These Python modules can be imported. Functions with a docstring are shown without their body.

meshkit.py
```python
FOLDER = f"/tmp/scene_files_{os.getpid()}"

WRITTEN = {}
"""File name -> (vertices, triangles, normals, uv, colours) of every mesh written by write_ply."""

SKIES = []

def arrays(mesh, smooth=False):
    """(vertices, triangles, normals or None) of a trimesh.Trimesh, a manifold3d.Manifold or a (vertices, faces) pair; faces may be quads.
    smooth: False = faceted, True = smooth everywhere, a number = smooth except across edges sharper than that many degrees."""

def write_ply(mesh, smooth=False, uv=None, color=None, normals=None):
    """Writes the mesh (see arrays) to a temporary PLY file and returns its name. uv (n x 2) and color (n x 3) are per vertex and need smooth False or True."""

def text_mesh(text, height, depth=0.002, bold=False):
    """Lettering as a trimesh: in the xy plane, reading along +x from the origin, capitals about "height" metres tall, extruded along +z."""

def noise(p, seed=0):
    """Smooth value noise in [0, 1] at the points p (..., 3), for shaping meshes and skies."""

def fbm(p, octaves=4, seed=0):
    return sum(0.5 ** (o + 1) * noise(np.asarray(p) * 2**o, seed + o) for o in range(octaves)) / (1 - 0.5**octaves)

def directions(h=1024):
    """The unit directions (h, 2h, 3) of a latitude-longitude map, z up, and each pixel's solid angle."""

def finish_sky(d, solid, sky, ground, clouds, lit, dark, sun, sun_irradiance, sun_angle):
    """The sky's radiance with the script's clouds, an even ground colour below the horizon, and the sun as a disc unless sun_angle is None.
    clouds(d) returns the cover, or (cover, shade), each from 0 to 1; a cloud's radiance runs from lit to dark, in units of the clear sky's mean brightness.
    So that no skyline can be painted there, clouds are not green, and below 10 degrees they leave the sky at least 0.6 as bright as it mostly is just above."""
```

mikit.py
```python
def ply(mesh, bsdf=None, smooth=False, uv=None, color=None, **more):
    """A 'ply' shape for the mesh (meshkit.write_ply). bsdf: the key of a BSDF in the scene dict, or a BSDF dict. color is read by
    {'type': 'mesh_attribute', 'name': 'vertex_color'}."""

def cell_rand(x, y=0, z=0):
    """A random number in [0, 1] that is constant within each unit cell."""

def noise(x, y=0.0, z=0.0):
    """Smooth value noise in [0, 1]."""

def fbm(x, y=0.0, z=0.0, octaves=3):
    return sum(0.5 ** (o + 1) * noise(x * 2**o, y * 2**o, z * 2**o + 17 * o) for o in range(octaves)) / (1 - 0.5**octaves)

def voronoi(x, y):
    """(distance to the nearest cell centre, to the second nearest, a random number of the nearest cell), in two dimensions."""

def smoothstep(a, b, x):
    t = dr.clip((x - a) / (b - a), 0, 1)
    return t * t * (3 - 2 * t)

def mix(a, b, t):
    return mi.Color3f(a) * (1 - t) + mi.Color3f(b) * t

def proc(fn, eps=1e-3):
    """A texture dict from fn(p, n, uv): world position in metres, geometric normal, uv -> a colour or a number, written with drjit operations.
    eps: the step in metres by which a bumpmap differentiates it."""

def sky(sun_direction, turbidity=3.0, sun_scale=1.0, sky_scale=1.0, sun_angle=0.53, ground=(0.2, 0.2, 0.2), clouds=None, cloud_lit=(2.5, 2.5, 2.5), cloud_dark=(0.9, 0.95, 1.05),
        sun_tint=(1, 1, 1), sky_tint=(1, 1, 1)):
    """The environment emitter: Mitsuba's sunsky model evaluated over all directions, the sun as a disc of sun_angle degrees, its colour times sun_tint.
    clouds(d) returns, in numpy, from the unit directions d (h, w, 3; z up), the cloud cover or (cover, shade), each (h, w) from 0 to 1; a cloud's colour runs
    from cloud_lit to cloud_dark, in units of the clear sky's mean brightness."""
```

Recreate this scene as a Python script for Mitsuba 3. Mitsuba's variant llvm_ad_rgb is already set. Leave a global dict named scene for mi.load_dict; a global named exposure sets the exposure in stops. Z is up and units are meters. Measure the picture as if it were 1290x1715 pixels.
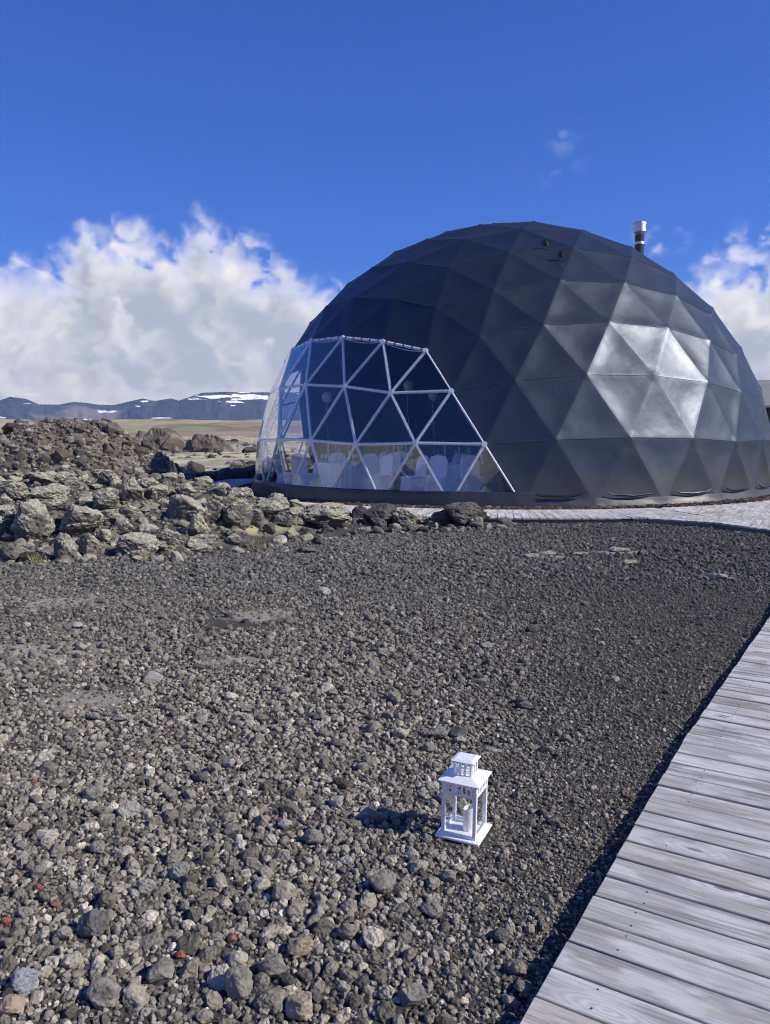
import math, random
import numpy as np, trimesh, manifold3d as m3
import shapely.geometry as sg
from scipy.spatial import cKDTree, ConvexHull
import mitsuba as mi, drjit as dr
import mikit, meshkit
from mikit import proc, noise as dn, fbm as dfbm, voronoi, smoothstep, mix, cell_rand
from meshkit import noise, fbm

# ------------------------------------------------------------------ camera, sky, exposure
T = mi.ScalarTransform4f
scene, labels = {}, {}
PITCH = 0.1025
scene['air'] = {'type': 'homogeneous', 'albedo': {'type': 'rgb', 'value': [0.93, 0.95, 0.97]}, 'sigma_t': {'type': 'rgb', 'value': [0.00003, 0.000045, 0.00008]}}
scene['camera'] = {'type': 'perspective', 'fov': math.degrees(2 * math.atan(645 / 1292)), 'fov_axis': 'x', 'near_clip': 0.05, 'far_clip': 30000,
                   'to_world': T().look_at(origin=[0, 0, 1.5], target=[0, math.cos(PITCH), 1.5 - math.sin(PITCH)], up=[0.0077, 0, 1]),
                   'medium': {'type': 'ref', 'id': 'air'}}


def sst(a, b, x):
    t = np.clip((x - a) / (b - a), 0, 1)
    return t * t * (3 - 2 * t)


CLOUD_TOP = [(-180, 7), (-120, 11), (-80, 8), (-48, 12), (-36, 11), (-25.8, 11.0), (-23.7, 10.8), (-22.0, 11.4), (-21.2, 12.7), (-20.6, 14.3), (-19.8, 13.4), (-18.7, 13.6),
             (-16.7, 14.2), (-15.2, 13.5), (-14.3, 12.9), (-13.1, 14.5), (-11.1, 13.7), (-9.4, 12.7), (-6.9, 11.6), (-4.4, 10.6), (-1.8, 9.8), (6, 9), (14, 7.5), (20.2, 9.5),
             (21.4, 10.3), (22.8, 11.0), (24.6, 10.9), (26, 10.2), (34, 8), (60, 10), (110, 7), (180, 7)]


def clouds(d):
    az = np.degrees(np.arctan2(d[..., 0], d[..., 1]))
    el = np.degrees(np.arcsin(np.clip(d[..., 2], -1, 1)))
    p = np.stack([az, el * 1.15, 0 * az], -1)
    warp = fbm(p * 0.45, 4, 11) - 0.5
    big = fbm(p * 0.16 + [0, 0, 3.3], 4, 3)
    fine = fbm(p * 0.85 + warp[..., None] * 3.0, 6, 21)
    top = np.interp(az, *np.array(CLOUD_TOP).T)
    h = top - el + (fine - 0.5) * 4.4 + warp * 3.0
    cover = sst(-1.0, 2.6, h) * sst(0.22, 0.52, fine * 0.75 + big * 0.35 + 0.10 * np.clip(h, 0, 4))
    # thin wisps
    w = lambda a, e, sa, se: np.exp(-((az - a) / sa) ** 2 - ((el - e) / se) ** 2)
    ws = sst(0.46, 0.78, fbm(np.stack([az * 1.2 + el * 0.6, el * 2.2 - az * 0.35, 0 * az], -1), 5, 9))
    cover = np.maximum(cover, 0.75 * ws * (0.9 * w(19.2, 12.7, 1.3, 0.9) + 0.8 * w(24.8, 12.1, 1.6, 0.8) + 0.16 * w(12.7, 19.6, 0.9, 1.1) + 0.08 * w(12, 17.6, 2.6, 0.9)))
    lump = fbm(p * 0.42 + warp[..., None] * 1.6 + [2.1, 0, 7], 5, 31)
    lit_side = fbm((p + [0.9, 0.9, 0]) * 0.42 + warp[..., None] * 1.6 + [2.1, 0, 7], 5, 31)       # density towards the sun: lumps shade what lies behind
    shade = 0.47 + 1.15 * (lit_side - lump) + 0.7 * (big - 0.5) + 0.42 * sst(0.3, 5.5, h) - 0.62 * sst(2.2, 0.1, h)
    shade = shade - 0.25 * sst(3.6, 2.0, el) - 0.20 * sst(0.56, 0.75, fine)
    return cover, np.clip(shade, 0, 1)


SUN = (0.775, -0.235, 0.59)
scene['sky_light'] = mikit.sky(SUN, turbidity=2.4, sky_scale=0.64, sun_tint=(0.84, 1.0, 1.31), sky_tint=(0.44, 0.81, 1.92), clouds=clouds, cloud_lit=(4.7, 4.6, 4.7), cloud_dark=(1.9, 2.1, 2.65), ground=(0.14, 0.135, 0.13))
exposure = 1.85

# ------------------------------------------------------------------ helpers
rng = np.random.default_rng(7)


def numbered(name):
    if name not in scene and name not in labels and not any(k.startswith(name + '__') for k in scene):
        return name
    k = 1
    while True:
        n = f'{name}_{k:03d}'
        if n not in scene and n not in labels and not any(q.startswith(n + '__') for q in scene):
            return n
        k += 1


_count = {}


def key_for(full):
    n = _count.get(full, 0)
    _count[full] = n + 1
    return full if n == 0 else f'{full}_{n:03d}'


def thing(name, label, cat, group=None, kind=None):
    k = key_for(name)
    labels[k] = {'label': label}
    if cat:
        labels[k]['category'] = cat
    if group:
        labels[k]['group'] = group
    if kind:
        labels[k]['kind'] = kind
    return k


def put(name, mesh, bsdf, parent=None, smooth=False, label=None, cat=None, group=None, kind=None, **kw):
    k = key_for(f'{parent}__{name}' if parent else name)
    scene[k] = mikit.ply(mesh, bsdf, smooth=smooth, **kw)
    lab = {a: b for a, b in dict(label=label, category=cat, group=group, kind=kind).items() if b}
    if lab:
        labels[k] = lab
    return k


def cat_mesh(ms):
    return trimesh.util.concatenate(ms)


def box(x0, x1, y0, y1, z0, z1):
    b = trimesh.creation.box(extents=[x1 - x0, y1 - y0, z1 - z0])
    b.apply_translation([(x0 + x1) / 2, (y0 + y1) / 2, (z0 + z1) / 2])
    return b


def to_tri(man):
    m = man.to_mesh()
    return trimesh.Trimesh(m.vert_properties[:, :3], m.tri_verts, process=False)


def cbox(x0, x1, y0, y1, z0, z1, c=0.003):
    """chamfered box"""
    pts = []
    for sx in (0, 1):
        for sy in (0, 1):
            for sz in (0, 1):
                p = np.array([(x0, x1)[sx], (y0, y1)[sy], (z0, z1)[sz]])
                s = np.array([1 - 2 * sx, 1 - 2 * sy, 1 - 2 * sz]) * c
                for k in range(3):
                    q = p + s
                    q[k] = p[k]
                    pts.append(q)
    return trimesh.convex.convex_hull(np.array(pts))


def tube(p0, p1, r, n=10):
    p0, p1 = np.asarray(p0, float), np.asarray(p1, float)
    return trimesh.creation.cylinder(radius=r, segment=[p0, p1], sections=n)


def path_tube(P, r, n=8):
    P = np.asarray(P, float)
    t = np.gradient(P, axis=0)
    t /= np.linalg.norm(t, axis=1, keepdims=True)
    ref = np.array([0, 0, 1.0]) if abs(t[:, 2]).max() < 0.9 else np.array([0.3, 1, 0.1])
    a = np.cross(t, ref)
    a /= np.linalg.norm(a, axis=1, keepdims=True)
    b = np.cross(t, a)
    th = np.arange(n) * 2 * np.pi / n
    r = np.broadcast_to(r, len(P))
    V = (P[:, None] + r[:, None, None] * (np.cos(th)[None, :, None] * a[:, None] + np.sin(th)[None, :, None] * b[:, None])).reshape(-1, 3)
    F = []
    for i in range(len(P) - 1):
        for j in range(n):
            q = [i * n + j, i * n + (j + 1) % n, (i + 1) * n + (j + 1) % n, (i + 1) * n + j]
            F += [[q[0], q[2], q[1]], [q[0], q[3], q[2]]]
    return trimesh.Trimesh(V, F, process=False)


def grid_mesh(X, Y, Z, wrap=False):
    h, w = X.shape
    V = np.stack([X, Y, Z], -1).reshape(-1, 3)
    i, j = np.meshgrid(np.arange(h - 1), np.arange(w if wrap else w - 1), indexing='ij')
    j2 = (j + 1) % w
    F = np.stack([i * w + j, i * w + j2, (i + 1) * w + j2, (i + 1) * w + j], -1).reshape(-1, 4)
    return trimesh.Trimesh(V, np.vstack([F[:, [0, 1, 2]], F[:, [0, 2, 3]]]), process=False)


# ------------------------------------------------------------------ materials
def rgb(*c):
    return {'type': 'rgb', 'value': list(c)}


def two(b):
    return {'type': 'twosided', 'bsdf': b}


def M(name, **kw):
    scene[name] = two({'type': 'principled', **{k: (rgb(*v) if isinstance(v, tuple) else v) for k, v in kw.items()}})


def bump(name, tex, scale, **kw):
    scene[name] = two({'type': 'bumpmap', 'arbitrary': tex, 'scale': scale, 'bsdf': {'type': 'principled', **{k: (rgb(*v) if isinstance(v, tuple) else v) for k, v in kw.items()}}})


# worn dusty places in the gravel: centre and size
DIRT = [(-1.1, 6.3, .45, .30), (-1.7, 4.3, .50, .25), (2.0, 9.35, .65, .30), (2.9, 9.75, .6, .28), (-2.4, 5.3, .7, .3), (-2.9, 6.9, .8, .4), (-1.0, 5.0, .4, .2)]


def f_ground(p, n, uv):
    x, y, z = p.x, p.y, p.z
    rho = dr.sqrt(x * x + y * y)
    g = dfbm(x * 0.8, y * 0.8, 0.3, 4)
    f = dfbm(x * 23, y * 23, 1.7, 3)
    c = mix((0.036, 0.033, 0.030), (0.090, 0.082, 0.074), f)
    c = mix(c, mi.Color3f(0.27, 0.24, 0.205) * (0.7 + 0.6 * f), smoothstep(0.60, 0.74, g + 0.1 * (f - 0.5)) * smoothstep(9.0, 7.0, y) * smoothstep(1.2, -0.6, x) * smoothstep(3.0, 4.2, y))
    dust_and_bounce = mi.Float(0)
    for (a, b, sx, sy) in DIRT:
        dust_and_bounce = dr.maximum(dust_and_bounce, dr.exp(-dr.square((x - a) / sx) - dr.square((y - b) / sy)))
    c = mix(c, mi.Color3f(0.30, 0.272, 0.225) * (0.55 + 0.8 * f), smoothstep(0.35, 0.8, dust_and_bounce + 0.7 * (dfbm(x * 3, y * 3, 6.0, 4) - 0.5)) * 0.9)
    far = smoothstep(15.0, 24.0, rho)
    m = dfbm(x * 0.35, y * 0.35, 4.0, 4)
    m2 = dfbm(x * 0.03, y * 0.012, 9.0, 4)
    moss = mix((0.22, 0.205, 0.15), (0.42, 0.39, 0.29), smoothstep(0.3, 0.7, m))
    straw = mix(moss, (0.42, 0.35, 0.17), smoothstep(0.50, 0.66, m2) * smoothstep(30, 60, rho))
    dark = mix(straw, (0.07, 0.06, 0.05), smoothstep(0.64, 0.74, dfbm(x * 0.9, y * 0.9, 2.0, 3)) * 0.8)
    ylic = mix((0.08, 0.072, 0.060), (0.26, 0.235, 0.165), smoothstep(0.40, 0.70, dfbm(x * 3.1, y * 3.1, 5.0, 4)))
    ylic = mix(ylic, (0.40, 0.36, 0.20), smoothstep(0.36, 0.6, dfbm(x * 2.1, y * 2.1, 8.0, 3)) * smoothstep(-2.8, -2.0, x) * smoothstep(13.0, 12.0, y))
    bankm = smoothstep(0.02, 0.14, z + 0.05) * smoothstep(8.6, 9.6, y) * smoothstep(2.6, 1.4, x)
    c = mix(c, ylic, bankm)
    return mix(c, dark, far)


def f_groundbump(p, n, uv):
    return dfbm(p.x * 60, p.y * 60, 0.5, 3) + 0.5 * dfbm(p.x * 16, p.y * 16, 0.5, 2)


bump('m_ground', proc(f_ground and f_groundbump, eps=2e-3), 0.012, base_color=proc(f_ground), roughness=0.95, specular=0.15)


def f_hill(p, n, uv):
    m = dfbm(p.x * 0.006, p.y * 0.004, 3.0, 5)
    g = dfbm(p.x * 0.012 + 40, p.y * 0.010, 8.0, 4)
    c = mix((0.36, 0.29, 0.20), (0.24, 0.185, 0.13), smoothstep(0.3, 0.7, m))
    c = mix(c * 0.62, c * 1.1, smoothstep(0.3, 0.62, dfbm(p.x * 0.012, p.y * 0.003, p.z * 0.22, 4)))
    c = mix(c, (0.18, 0.20, 0.10), smoothstep(0.46, 0.60, g) * 0.85)
    return mix(c, (0.27, 0.22, 0.13), smoothstep(0.62, 0.78, dfbm(p.x * 0.03, p.y * 0.008, 1.0, 3)) * 0.6)


M('m_hill', base_color=proc(f_hill), roughness=0.95, specular=0.1)


def f_mount(p, n, uv):
    x, y, z = p.x, p.y, p.z
    t = dfbm(x * 0.0018, y * 0.0018, 2.0, 4)
    c = mix((0.018, 0.022, 0.034), (0.045, 0.047, 0.06), dfbm(x * 0.01, y * 0.01, z * 0.02, 4))
    c = mix(c, (0.15, 0.125, 0.12), smoothstep(0.60, 0.70, t + 0.05 * dfbm(x * 0.01, y * 0.01, 0.0, 2) - 0.025) * smoothstep(260, 120, z))
    s = dfbm(x * 0.0055 + 3.0, y * 0.0028, z * 0.022, 5)
    hi = smoothstep(110, 230, z)
    east = smoothstep(-1800, -1000, x)
    snow = smoothstep(0.0, 0.018, s - (0.755 - 0.16 * hi * east - 0.055 * hi))
    return mix(c, (0.82, 0.84, 0.88), snow * smoothstep(60, 110, z))


M('m_mountain', base_color=proc(f_mount), roughness=0.95, specular=0.1)


def f_rock(p, n, uv):
    a = dfbm(p.x * 5, p.y * 5, p.z * 5, 4)
    b = dfbm(p.x * 34, p.y * 34, p.z * 34, 3)
    big = dn(p.x * 1.1, p.y * 1.1, p.z * 1.1)
    c = mix((0.085, 0.076, 0.068), (0.205, 0.186, 0.158), a) * (0.5 + 1.0 * b)
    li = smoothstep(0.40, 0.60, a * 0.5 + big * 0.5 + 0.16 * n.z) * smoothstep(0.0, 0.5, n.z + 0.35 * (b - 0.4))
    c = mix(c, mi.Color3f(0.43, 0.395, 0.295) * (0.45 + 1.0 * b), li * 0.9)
    yl = smoothstep(0.66, 0.76, dfbm(p.x * 2.3 + 9, p.y * 2.3, p.z * 2.3, 4) + 0.06 * n.z)
    return mix(c, (0.44, 0.395, 0.23), yl * 0.7)


def f_rockbump(p, n, uv):
    return dfbm(p.x * 28, p.y * 28, p.z * 28, 4)


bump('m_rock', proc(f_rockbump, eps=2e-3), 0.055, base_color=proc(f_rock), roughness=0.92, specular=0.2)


def f_darkrock(p, n, uv):
    a = dfbm(p.x * 4, p.y * 4, p.z * 4, 4)
    b = dfbm(p.x * 30, p.y * 30, p.z * 30, 3)
    c = mix((0.055, 0.050, 0.048), (0.125, 0.112, 0.102), a) * (0.6 + 0.8 * b)
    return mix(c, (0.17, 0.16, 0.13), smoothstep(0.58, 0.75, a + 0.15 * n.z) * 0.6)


bump('m_darkrock', proc(f_rockbump, eps=2e-3), 0.03, base_color=proc(f_darkrock), roughness=0.92, specular=0.2)


def f_scree(p, n, uv):
    a = dfbm(p.x * 1.3, p.y * 1.3, p.z * 1.3, 4)
    b = dfbm(p.x * 14, p.y * 14, p.z * 14, 3)
    c = mix((0.095, 0.078, 0.064), (0.185, 0.157, 0.128), b)
    return mix(c, mi.Color3f(0.29, 0.265, 0.215) * (0.6 + 0.7 * b), smoothstep(0.5, 0.68, a) * 0.7)


def f_screebump(p, n, uv):
    return dfbm(p.x * 9, p.y * 9, p.z * 9, 4)


bump('m_scree', proc(f_screebump, eps=4e-3), 0.10, base_color=proc(f_scree), roughness=0.95, specular=0.1)



def f_gravelbump(p, n, uv):
    return dfbm(p.x * 120, p.y * 120, p.z * 120, 3)


scene['m_gravel'] = two({'type': 'bumpmap', 'arbitrary': proc(f_gravelbump, eps=8e-4), 'scale': 0.012,
                         'bsdf': {'type': 'principled', 'base_color': {'type': 'mesh_attribute', 'name': 'vertex_color'}, 'roughness': 0.9, 'specular': 0.2}})


def stone_mat(name, lo, hi):
    def f(p, n, uv):
        b = dfbm(p.x * 130, p.y * 130, p.z * 130, 3)
        a = dfbm(p.x * 31, p.y * 31, p.z * 31, 3)
        return mix(lo, hi, smoothstep(0.2, 0.8, a * 0.55 + b * 0.45))
    bump(name, proc(f_stonebump, eps=6e-4), 0.011, base_color=proc(f), roughness=0.9, specular=0.2)


def f_stonebump(p, n, uv):
    return dfbm(p.x * 150, p.y * 150, p.z * 150, 3)


stone_mat('m_stone_grey', (0.13, 0.118, 0.098), (0.33, 0.30, 0.25))
stone_mat('m_stone_dark', (0.075, 0.071, 0.066), (0.19, 0.18, 0.166))
stone_mat('m_stone_pale', (0.21, 0.20, 0.17), (0.42, 0.40, 0.345))
stone_mat('m_stone_tan', (0.24, 0.19, 0.13), (0.46, 0.38, 0.27))
stone_mat('m_stone_cream', (0.36, 0.33, 0.26), (0.60, 0.56, 0.46))
stone_mat('m_stone_pink', (0.30, 0.22, 0.17), (0.46, 0.36, 0.28))
stone_mat('m_stone_blue', (0.22, 0.225, 0.23), (0.42, 0.43, 0.43))
stone_mat('m_stone_red', (0.22, 0.07, 0.06), (0.36, 0.15, 0.12))


# weathered boards: uv = metres along the board, metres across (+10 per board)
def f_wood(p, n, uv):
    u, v = uv.x, uv.y
    bid = dr.floor(v / 10.0)
    r1, r2 = cell_rand(bid, 3), cell_rand(bid, 7)
    wob = (dfbm(u * 1.1, v * 4.0, r1 * 50, 3) - 0.5) * 0.06
    gr = dfbm(u * 9.0, (v + wob) * 130, r1 * 30, 4)
    fi = dn(u * 16, (v + wob) * 420, r2 * 40)
    st = dfbm(u * 3.4 + 7, (v + wob) * 36, r2 * 30, 5)
    base = mix((0.285, 0.268, 0.243), (0.53, 0.503, 0.458), smoothstep(0.25, 0.75, gr * 0.42 + st * 0.38 + fi * 0.2))
    base = base * (0.84 + 0.28 * r2)
    base = mix(base, base * mi.Color3f(1.04, 0.99, 0.93), smoothstep(0.45, 0.95, r1))
    pale = smoothstep(0.50, 0.66, dfbm(u * 4.6 + 20 * r1, v * 15, r2 * 9, 5))
    base = mix(base, mi.Color3f(0.64, 0.61, 0.565) * (0.85 + 0.3 * fi), pale * 0.75)
    grime = smoothstep(0.56, 0.74, dfbm(u * 1.3 + 5 * r2, v * 7, r1 * 17, 4))
    base = mix(base, base * 0.74, grime)
    # knots
    d1, d2, kr = voronoi(u * 1.5 + 13.7 * r1, v * 5.2 + 3.1 * r2)
    kn = smoothstep(0.30, 0.10, d1) * smoothstep(0.28, 0.33, kr)
    rings = 0.5 + 0.5 * dr.sin(d1 * 110 + 9 * gr)
    base = mix(base, mix((0.50, 0.48, 0.46), (0.66, 0.65, 0.64), rings), kn * 0.8)
    base = mix(base, (0.24, 0.20, 0.17), smoothstep(0.055, 0.03, d1) * smoothstep(0.45, 0.5, kr))
    crack = smoothstep(0.60, 0.66, dfbm(u * 0.7, (v + wob) * 60, r1 * 90 + 5, 3)) * smoothstep(0.5, 0.62, dfbm(u * 1.1, v * 9, 31.0, 2))
    return mix(base, (0.10, 0.095, 0.09), crack * 0.4)


def f_woodbump(p, n, uv):
    return dfbm(uv.x * 2.2, uv.y * 110, 1.0, 3)


bump('m_wood', proc(f_woodbump, eps=8e-4), 0.0022, base_color=proc(f_wood), roughness=0.72, specular=0.3)
M('m_woodside', base_color=(0.17, 0.16, 0.15), roughness=0.85, specular=0.2)
M('m_nail', base_color=(0.05, 0.045, 0.04), roughness=0.6, specular=0.4)


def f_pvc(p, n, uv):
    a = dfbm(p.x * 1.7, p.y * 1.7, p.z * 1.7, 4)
    dust_and_bounce = smoothstep(0.9, 0.05, p.z + 0.5 * (dfbm(p.x * 3, p.y * 3, p.z * 3, 3) - 0.5))  # dusty foot of the cover, lightened further to paint in the ground's reflection
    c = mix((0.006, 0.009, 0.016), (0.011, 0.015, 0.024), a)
    return mix(c, (0.045, 0.042, 0.04), dust_and_bounce * 0.7)


def f_pvcr(p, n, uv):
    a = dfbm(p.x * 0.9, p.y * 0.9, p.z * 0.9, 3)
    s = dfbm(p.x * 14, p.y * 14, p.z * 1.6, 3)
    return 0.345 + 0.15 * a + 0.06 * s


def f_pvcb(p, n, uv):
    return dfbm(p.x * 1.5, p.y * 1.5, p.z * 1.5, 3) + 0.10 * dfbm(p.x * 9, p.y * 9, p.z * 9, 2)


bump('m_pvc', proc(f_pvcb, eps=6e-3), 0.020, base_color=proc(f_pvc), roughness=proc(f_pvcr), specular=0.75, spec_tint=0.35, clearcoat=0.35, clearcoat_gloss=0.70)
M('m_pvcplain', base_color=(0.016, 0.018, 0.022), roughness=0.3, specular=0.75)
M('m_pvcpale', base_color=(0.045, 0.05, 0.06), roughness=0.35, specular=0.6)
scene['m_film'] = {'type': 'thindielectric', 'int_ior': 1.62}
M('m_strut', base_color=(0.72, 0.73, 0.75), roughness=0.4, specular=0.5)
M('m_hemfilm', base_color=(0.6, 0.63, 0.68), roughness=0.3, specular=0.5)
scene['m_steel'] = two({'type': 'roughconductor', 'material': 'Cr', 'alpha': 0.28})
M('m_darksteel', base_color=(0.03, 0.03, 0.033), roughness=0.35, specular=0.6)
M('m_linen', base_color=(0.88, 0.88, 0.88), roughness=0.9, sheen=0.3, specular=0.2)
M('m_candle', base_color=(0.84, 0.82, 0.76), roughness=0.5, specular=0.4)
M('m_balloon', base_color=(0.36, 0.35, 0.33), roughness=0.3, specular=0.5)
M('m_floor', base_color=proc(lambda p, n, uv: mix((0.30, 0.28, 0.26), (0.40, 0.37, 0.34), dfbm(p.x * 1.5, p.y * 22, 0.0, 3))), roughness=0.5, specular=0.3)


def f_white(p, n, uv):
    s = smoothstep(0.62, 0.8, dfbm(p.x * 60, p.y * 60, p.z * 40, 3))
    return mix((0.80, 0.80, 0.80), (0.66, 0.64, 0.60), s * 0.5)


M('m_white', base_color=proc(f_white), roughness=0.35, specular=0.5)
scene['m_glass'] = {'type': 'thindielectric', 'int_ior': 1.5}
M('m_wick', base_color=(0.03, 0.028, 0.025), roughness=0.9)


def f_roof(p, n, uv):
    return mix((0.17, 0.165, 0.155), (0.27, 0.26, 0.24), dfbm(p.x * 2, p.y * 2, p.z * 9, 4))


M('m_roof', base_color=proc(f_roof), roughness=0.8)
M('m_cladding', base_color=(0.035, 0.036, 0.04), roughness=0.7)
M('m_drygrass', base_color=(0.36, 0.30, 0.15), roughness=0.9)

# ------------------------------------------------------------------ ground shape
DC = np.array([3.52, 22.93])
DR = 7.28
FX = [-16, -9, -4.52, -3.75, -2.5, -1.8, -.78, .53, 1.87, 2.4]
FY = [8.6, 8.7, 8.94, 9.11, 9.3, 10.23, 11.6, 12.35, 12.95, 13.4]
RIN, ROUT = 7.85, 9.35
LIFT = 0.065


def front(x):
    return np.interp(x, FX, FY)


def ground_z(x, y):
    x, y = np.asarray(x, float), np.asarray(y, float)
    p = np.stack([x, y, 0 * x], -1)
    rho, r = np.hypot(x, y), np.hypot(x - DC[0], y - DC[1])
    z = -.13 * sst(8, 13, y) * sst(40, 20, rho)
    z = z + (.05 * (fbm(p * .5, 3, 1) - .5) + .02 * (fbm(p * 2.3, 3, 2) - .5)) * sst(8.0, 9.8, r)
    s = y - front(x)
    H = np.interp(x, [-12, -4.2, -3, -1.8, -.5, 1, 2.2], [.8, .76, .55, .36, .22, .10, .0])
    bank = H * sst(-.2, 3.2, s) * sst(11, 5.5, s) * sst(9.4, 11.2, r) * (x < 2.4)
    z = z + bank + .25 * bank * (fbm(p * 1.3, 3, 5) - .5) * 2
    z = z + bank * .22 * (fbm(p * 4.5, 3, 15) - .5)
    far = sst(22, 60, rho)
    z = z + sst(24, 34, rho) * sst(400, 150, rho) * (.34 * (fbm(p * .42, 4, 27) - .5) + .8 * (fbm(p * np.array([.05, .16, 0]), 3, 29) - .5) * sst(30, 70, rho))
    return z + far * .35 * (fbm(p * .12, 4, 7) - .5) * np.clip(rho / 60, 0, 4) + far * .5 * (fbm(p * .03, 3, 8) - .5) * np.clip(rho / 100, 0, 3)


az = np.concatenate([np.linspace(-180, -40, 40, endpoint=False), np.linspace(-40, 40, 380, endpoint=False), np.linspace(40, 180, 40, endpoint=False)])
rr = np.concatenate([[0.01], np.geomspace(0.5, 30, 300), np.geomspace(30.6, 400, 200), np.geomspace(412, 9000, 60)])
A, R_ = np.meshgrid(np.radians(az), rr)
X, Y = R_ * np.sin(A), R_ * np.cos(A)
Z = ground_z(X, Y)
Z = np.where(R_ > 400, Z - 4 * sst(400, 1500, R_) - 30 * sst(1500, 5000, R_), Z)
put('ground', grid_mesh(X, Y, Z, True), 'm_ground', smooth=True, kind='structure', label='dark volcanic gravel ground running out to a pale mossy lava plain')

# low brown hills and far mountains with snow, all the way round
az = np.linspace(-180, 180, 900, endpoint=False)
tt = np.linspace(0, 1, 60)
A, S = np.meshgrid(np.radians(az), tt)
rad = 300 + 1500 * S ** 1.6
hx, hy = rad * np.sin(A), rad * np.cos(A)
P = np.stack([hx, hy, 0 * hx], -1)
top = 22 + 9 * (fbm(P * 0.0022, 4, 4) - 0.5) * 2
hz = -0.9 + top * sst(0.02, 0.80, S) * (0.72 + 0.55 * (fbm(P * 0.006, 4, 6) - 0.3)) - 60 * sst(0.85, 1.0, S) + 9 * (fbm(P * 0.016, 4, 12) - 0.5) * sst(0.03, 0.3, S)
put('hills', grid_mesh(hx, hy, hz, True), 'm_hill', smooth=True, kind='structure', label='low brown and green hills below the blue mountains')

MT = [(-180, 2.2), (-140, 2.8), (-100, 2.0), (-60, 2.6), (-40, 2.1), (-30, 1.9), (-26.3, 2.25), (-25.64, 2.51), (-24.67, 2.39), (-23.89, 2.06), (-22.67, 2.09), (-21.75, 2.3), (-20.99, 2.26), (-20.19, 2.14),
      (-19.14, 2.11), (-18.19, 2.32), (-17.22, 2.53), (-16.43, 2.33), (-15.32, 2.5), (-14.76, 2.33), (-13.17, 2.89), (-11.61, 3.02), (-8.85, 3.07), (0, 2.9), (12, 2.1), (24, 2.3), (40, 2.6), (80, 2.1), (130, 2.6), (180, 2.2)]
az = np.concatenate([np.linspace(-180, -32, 150, endpoint=False), np.linspace(-32, 32, 900, endpoint=False), np.linspace(32, 180, 150, endpoint=False)])
tt = np.linspace(0, 1, 70)
A, S = np.meshgrid(np.radians(az), tt)
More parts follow.
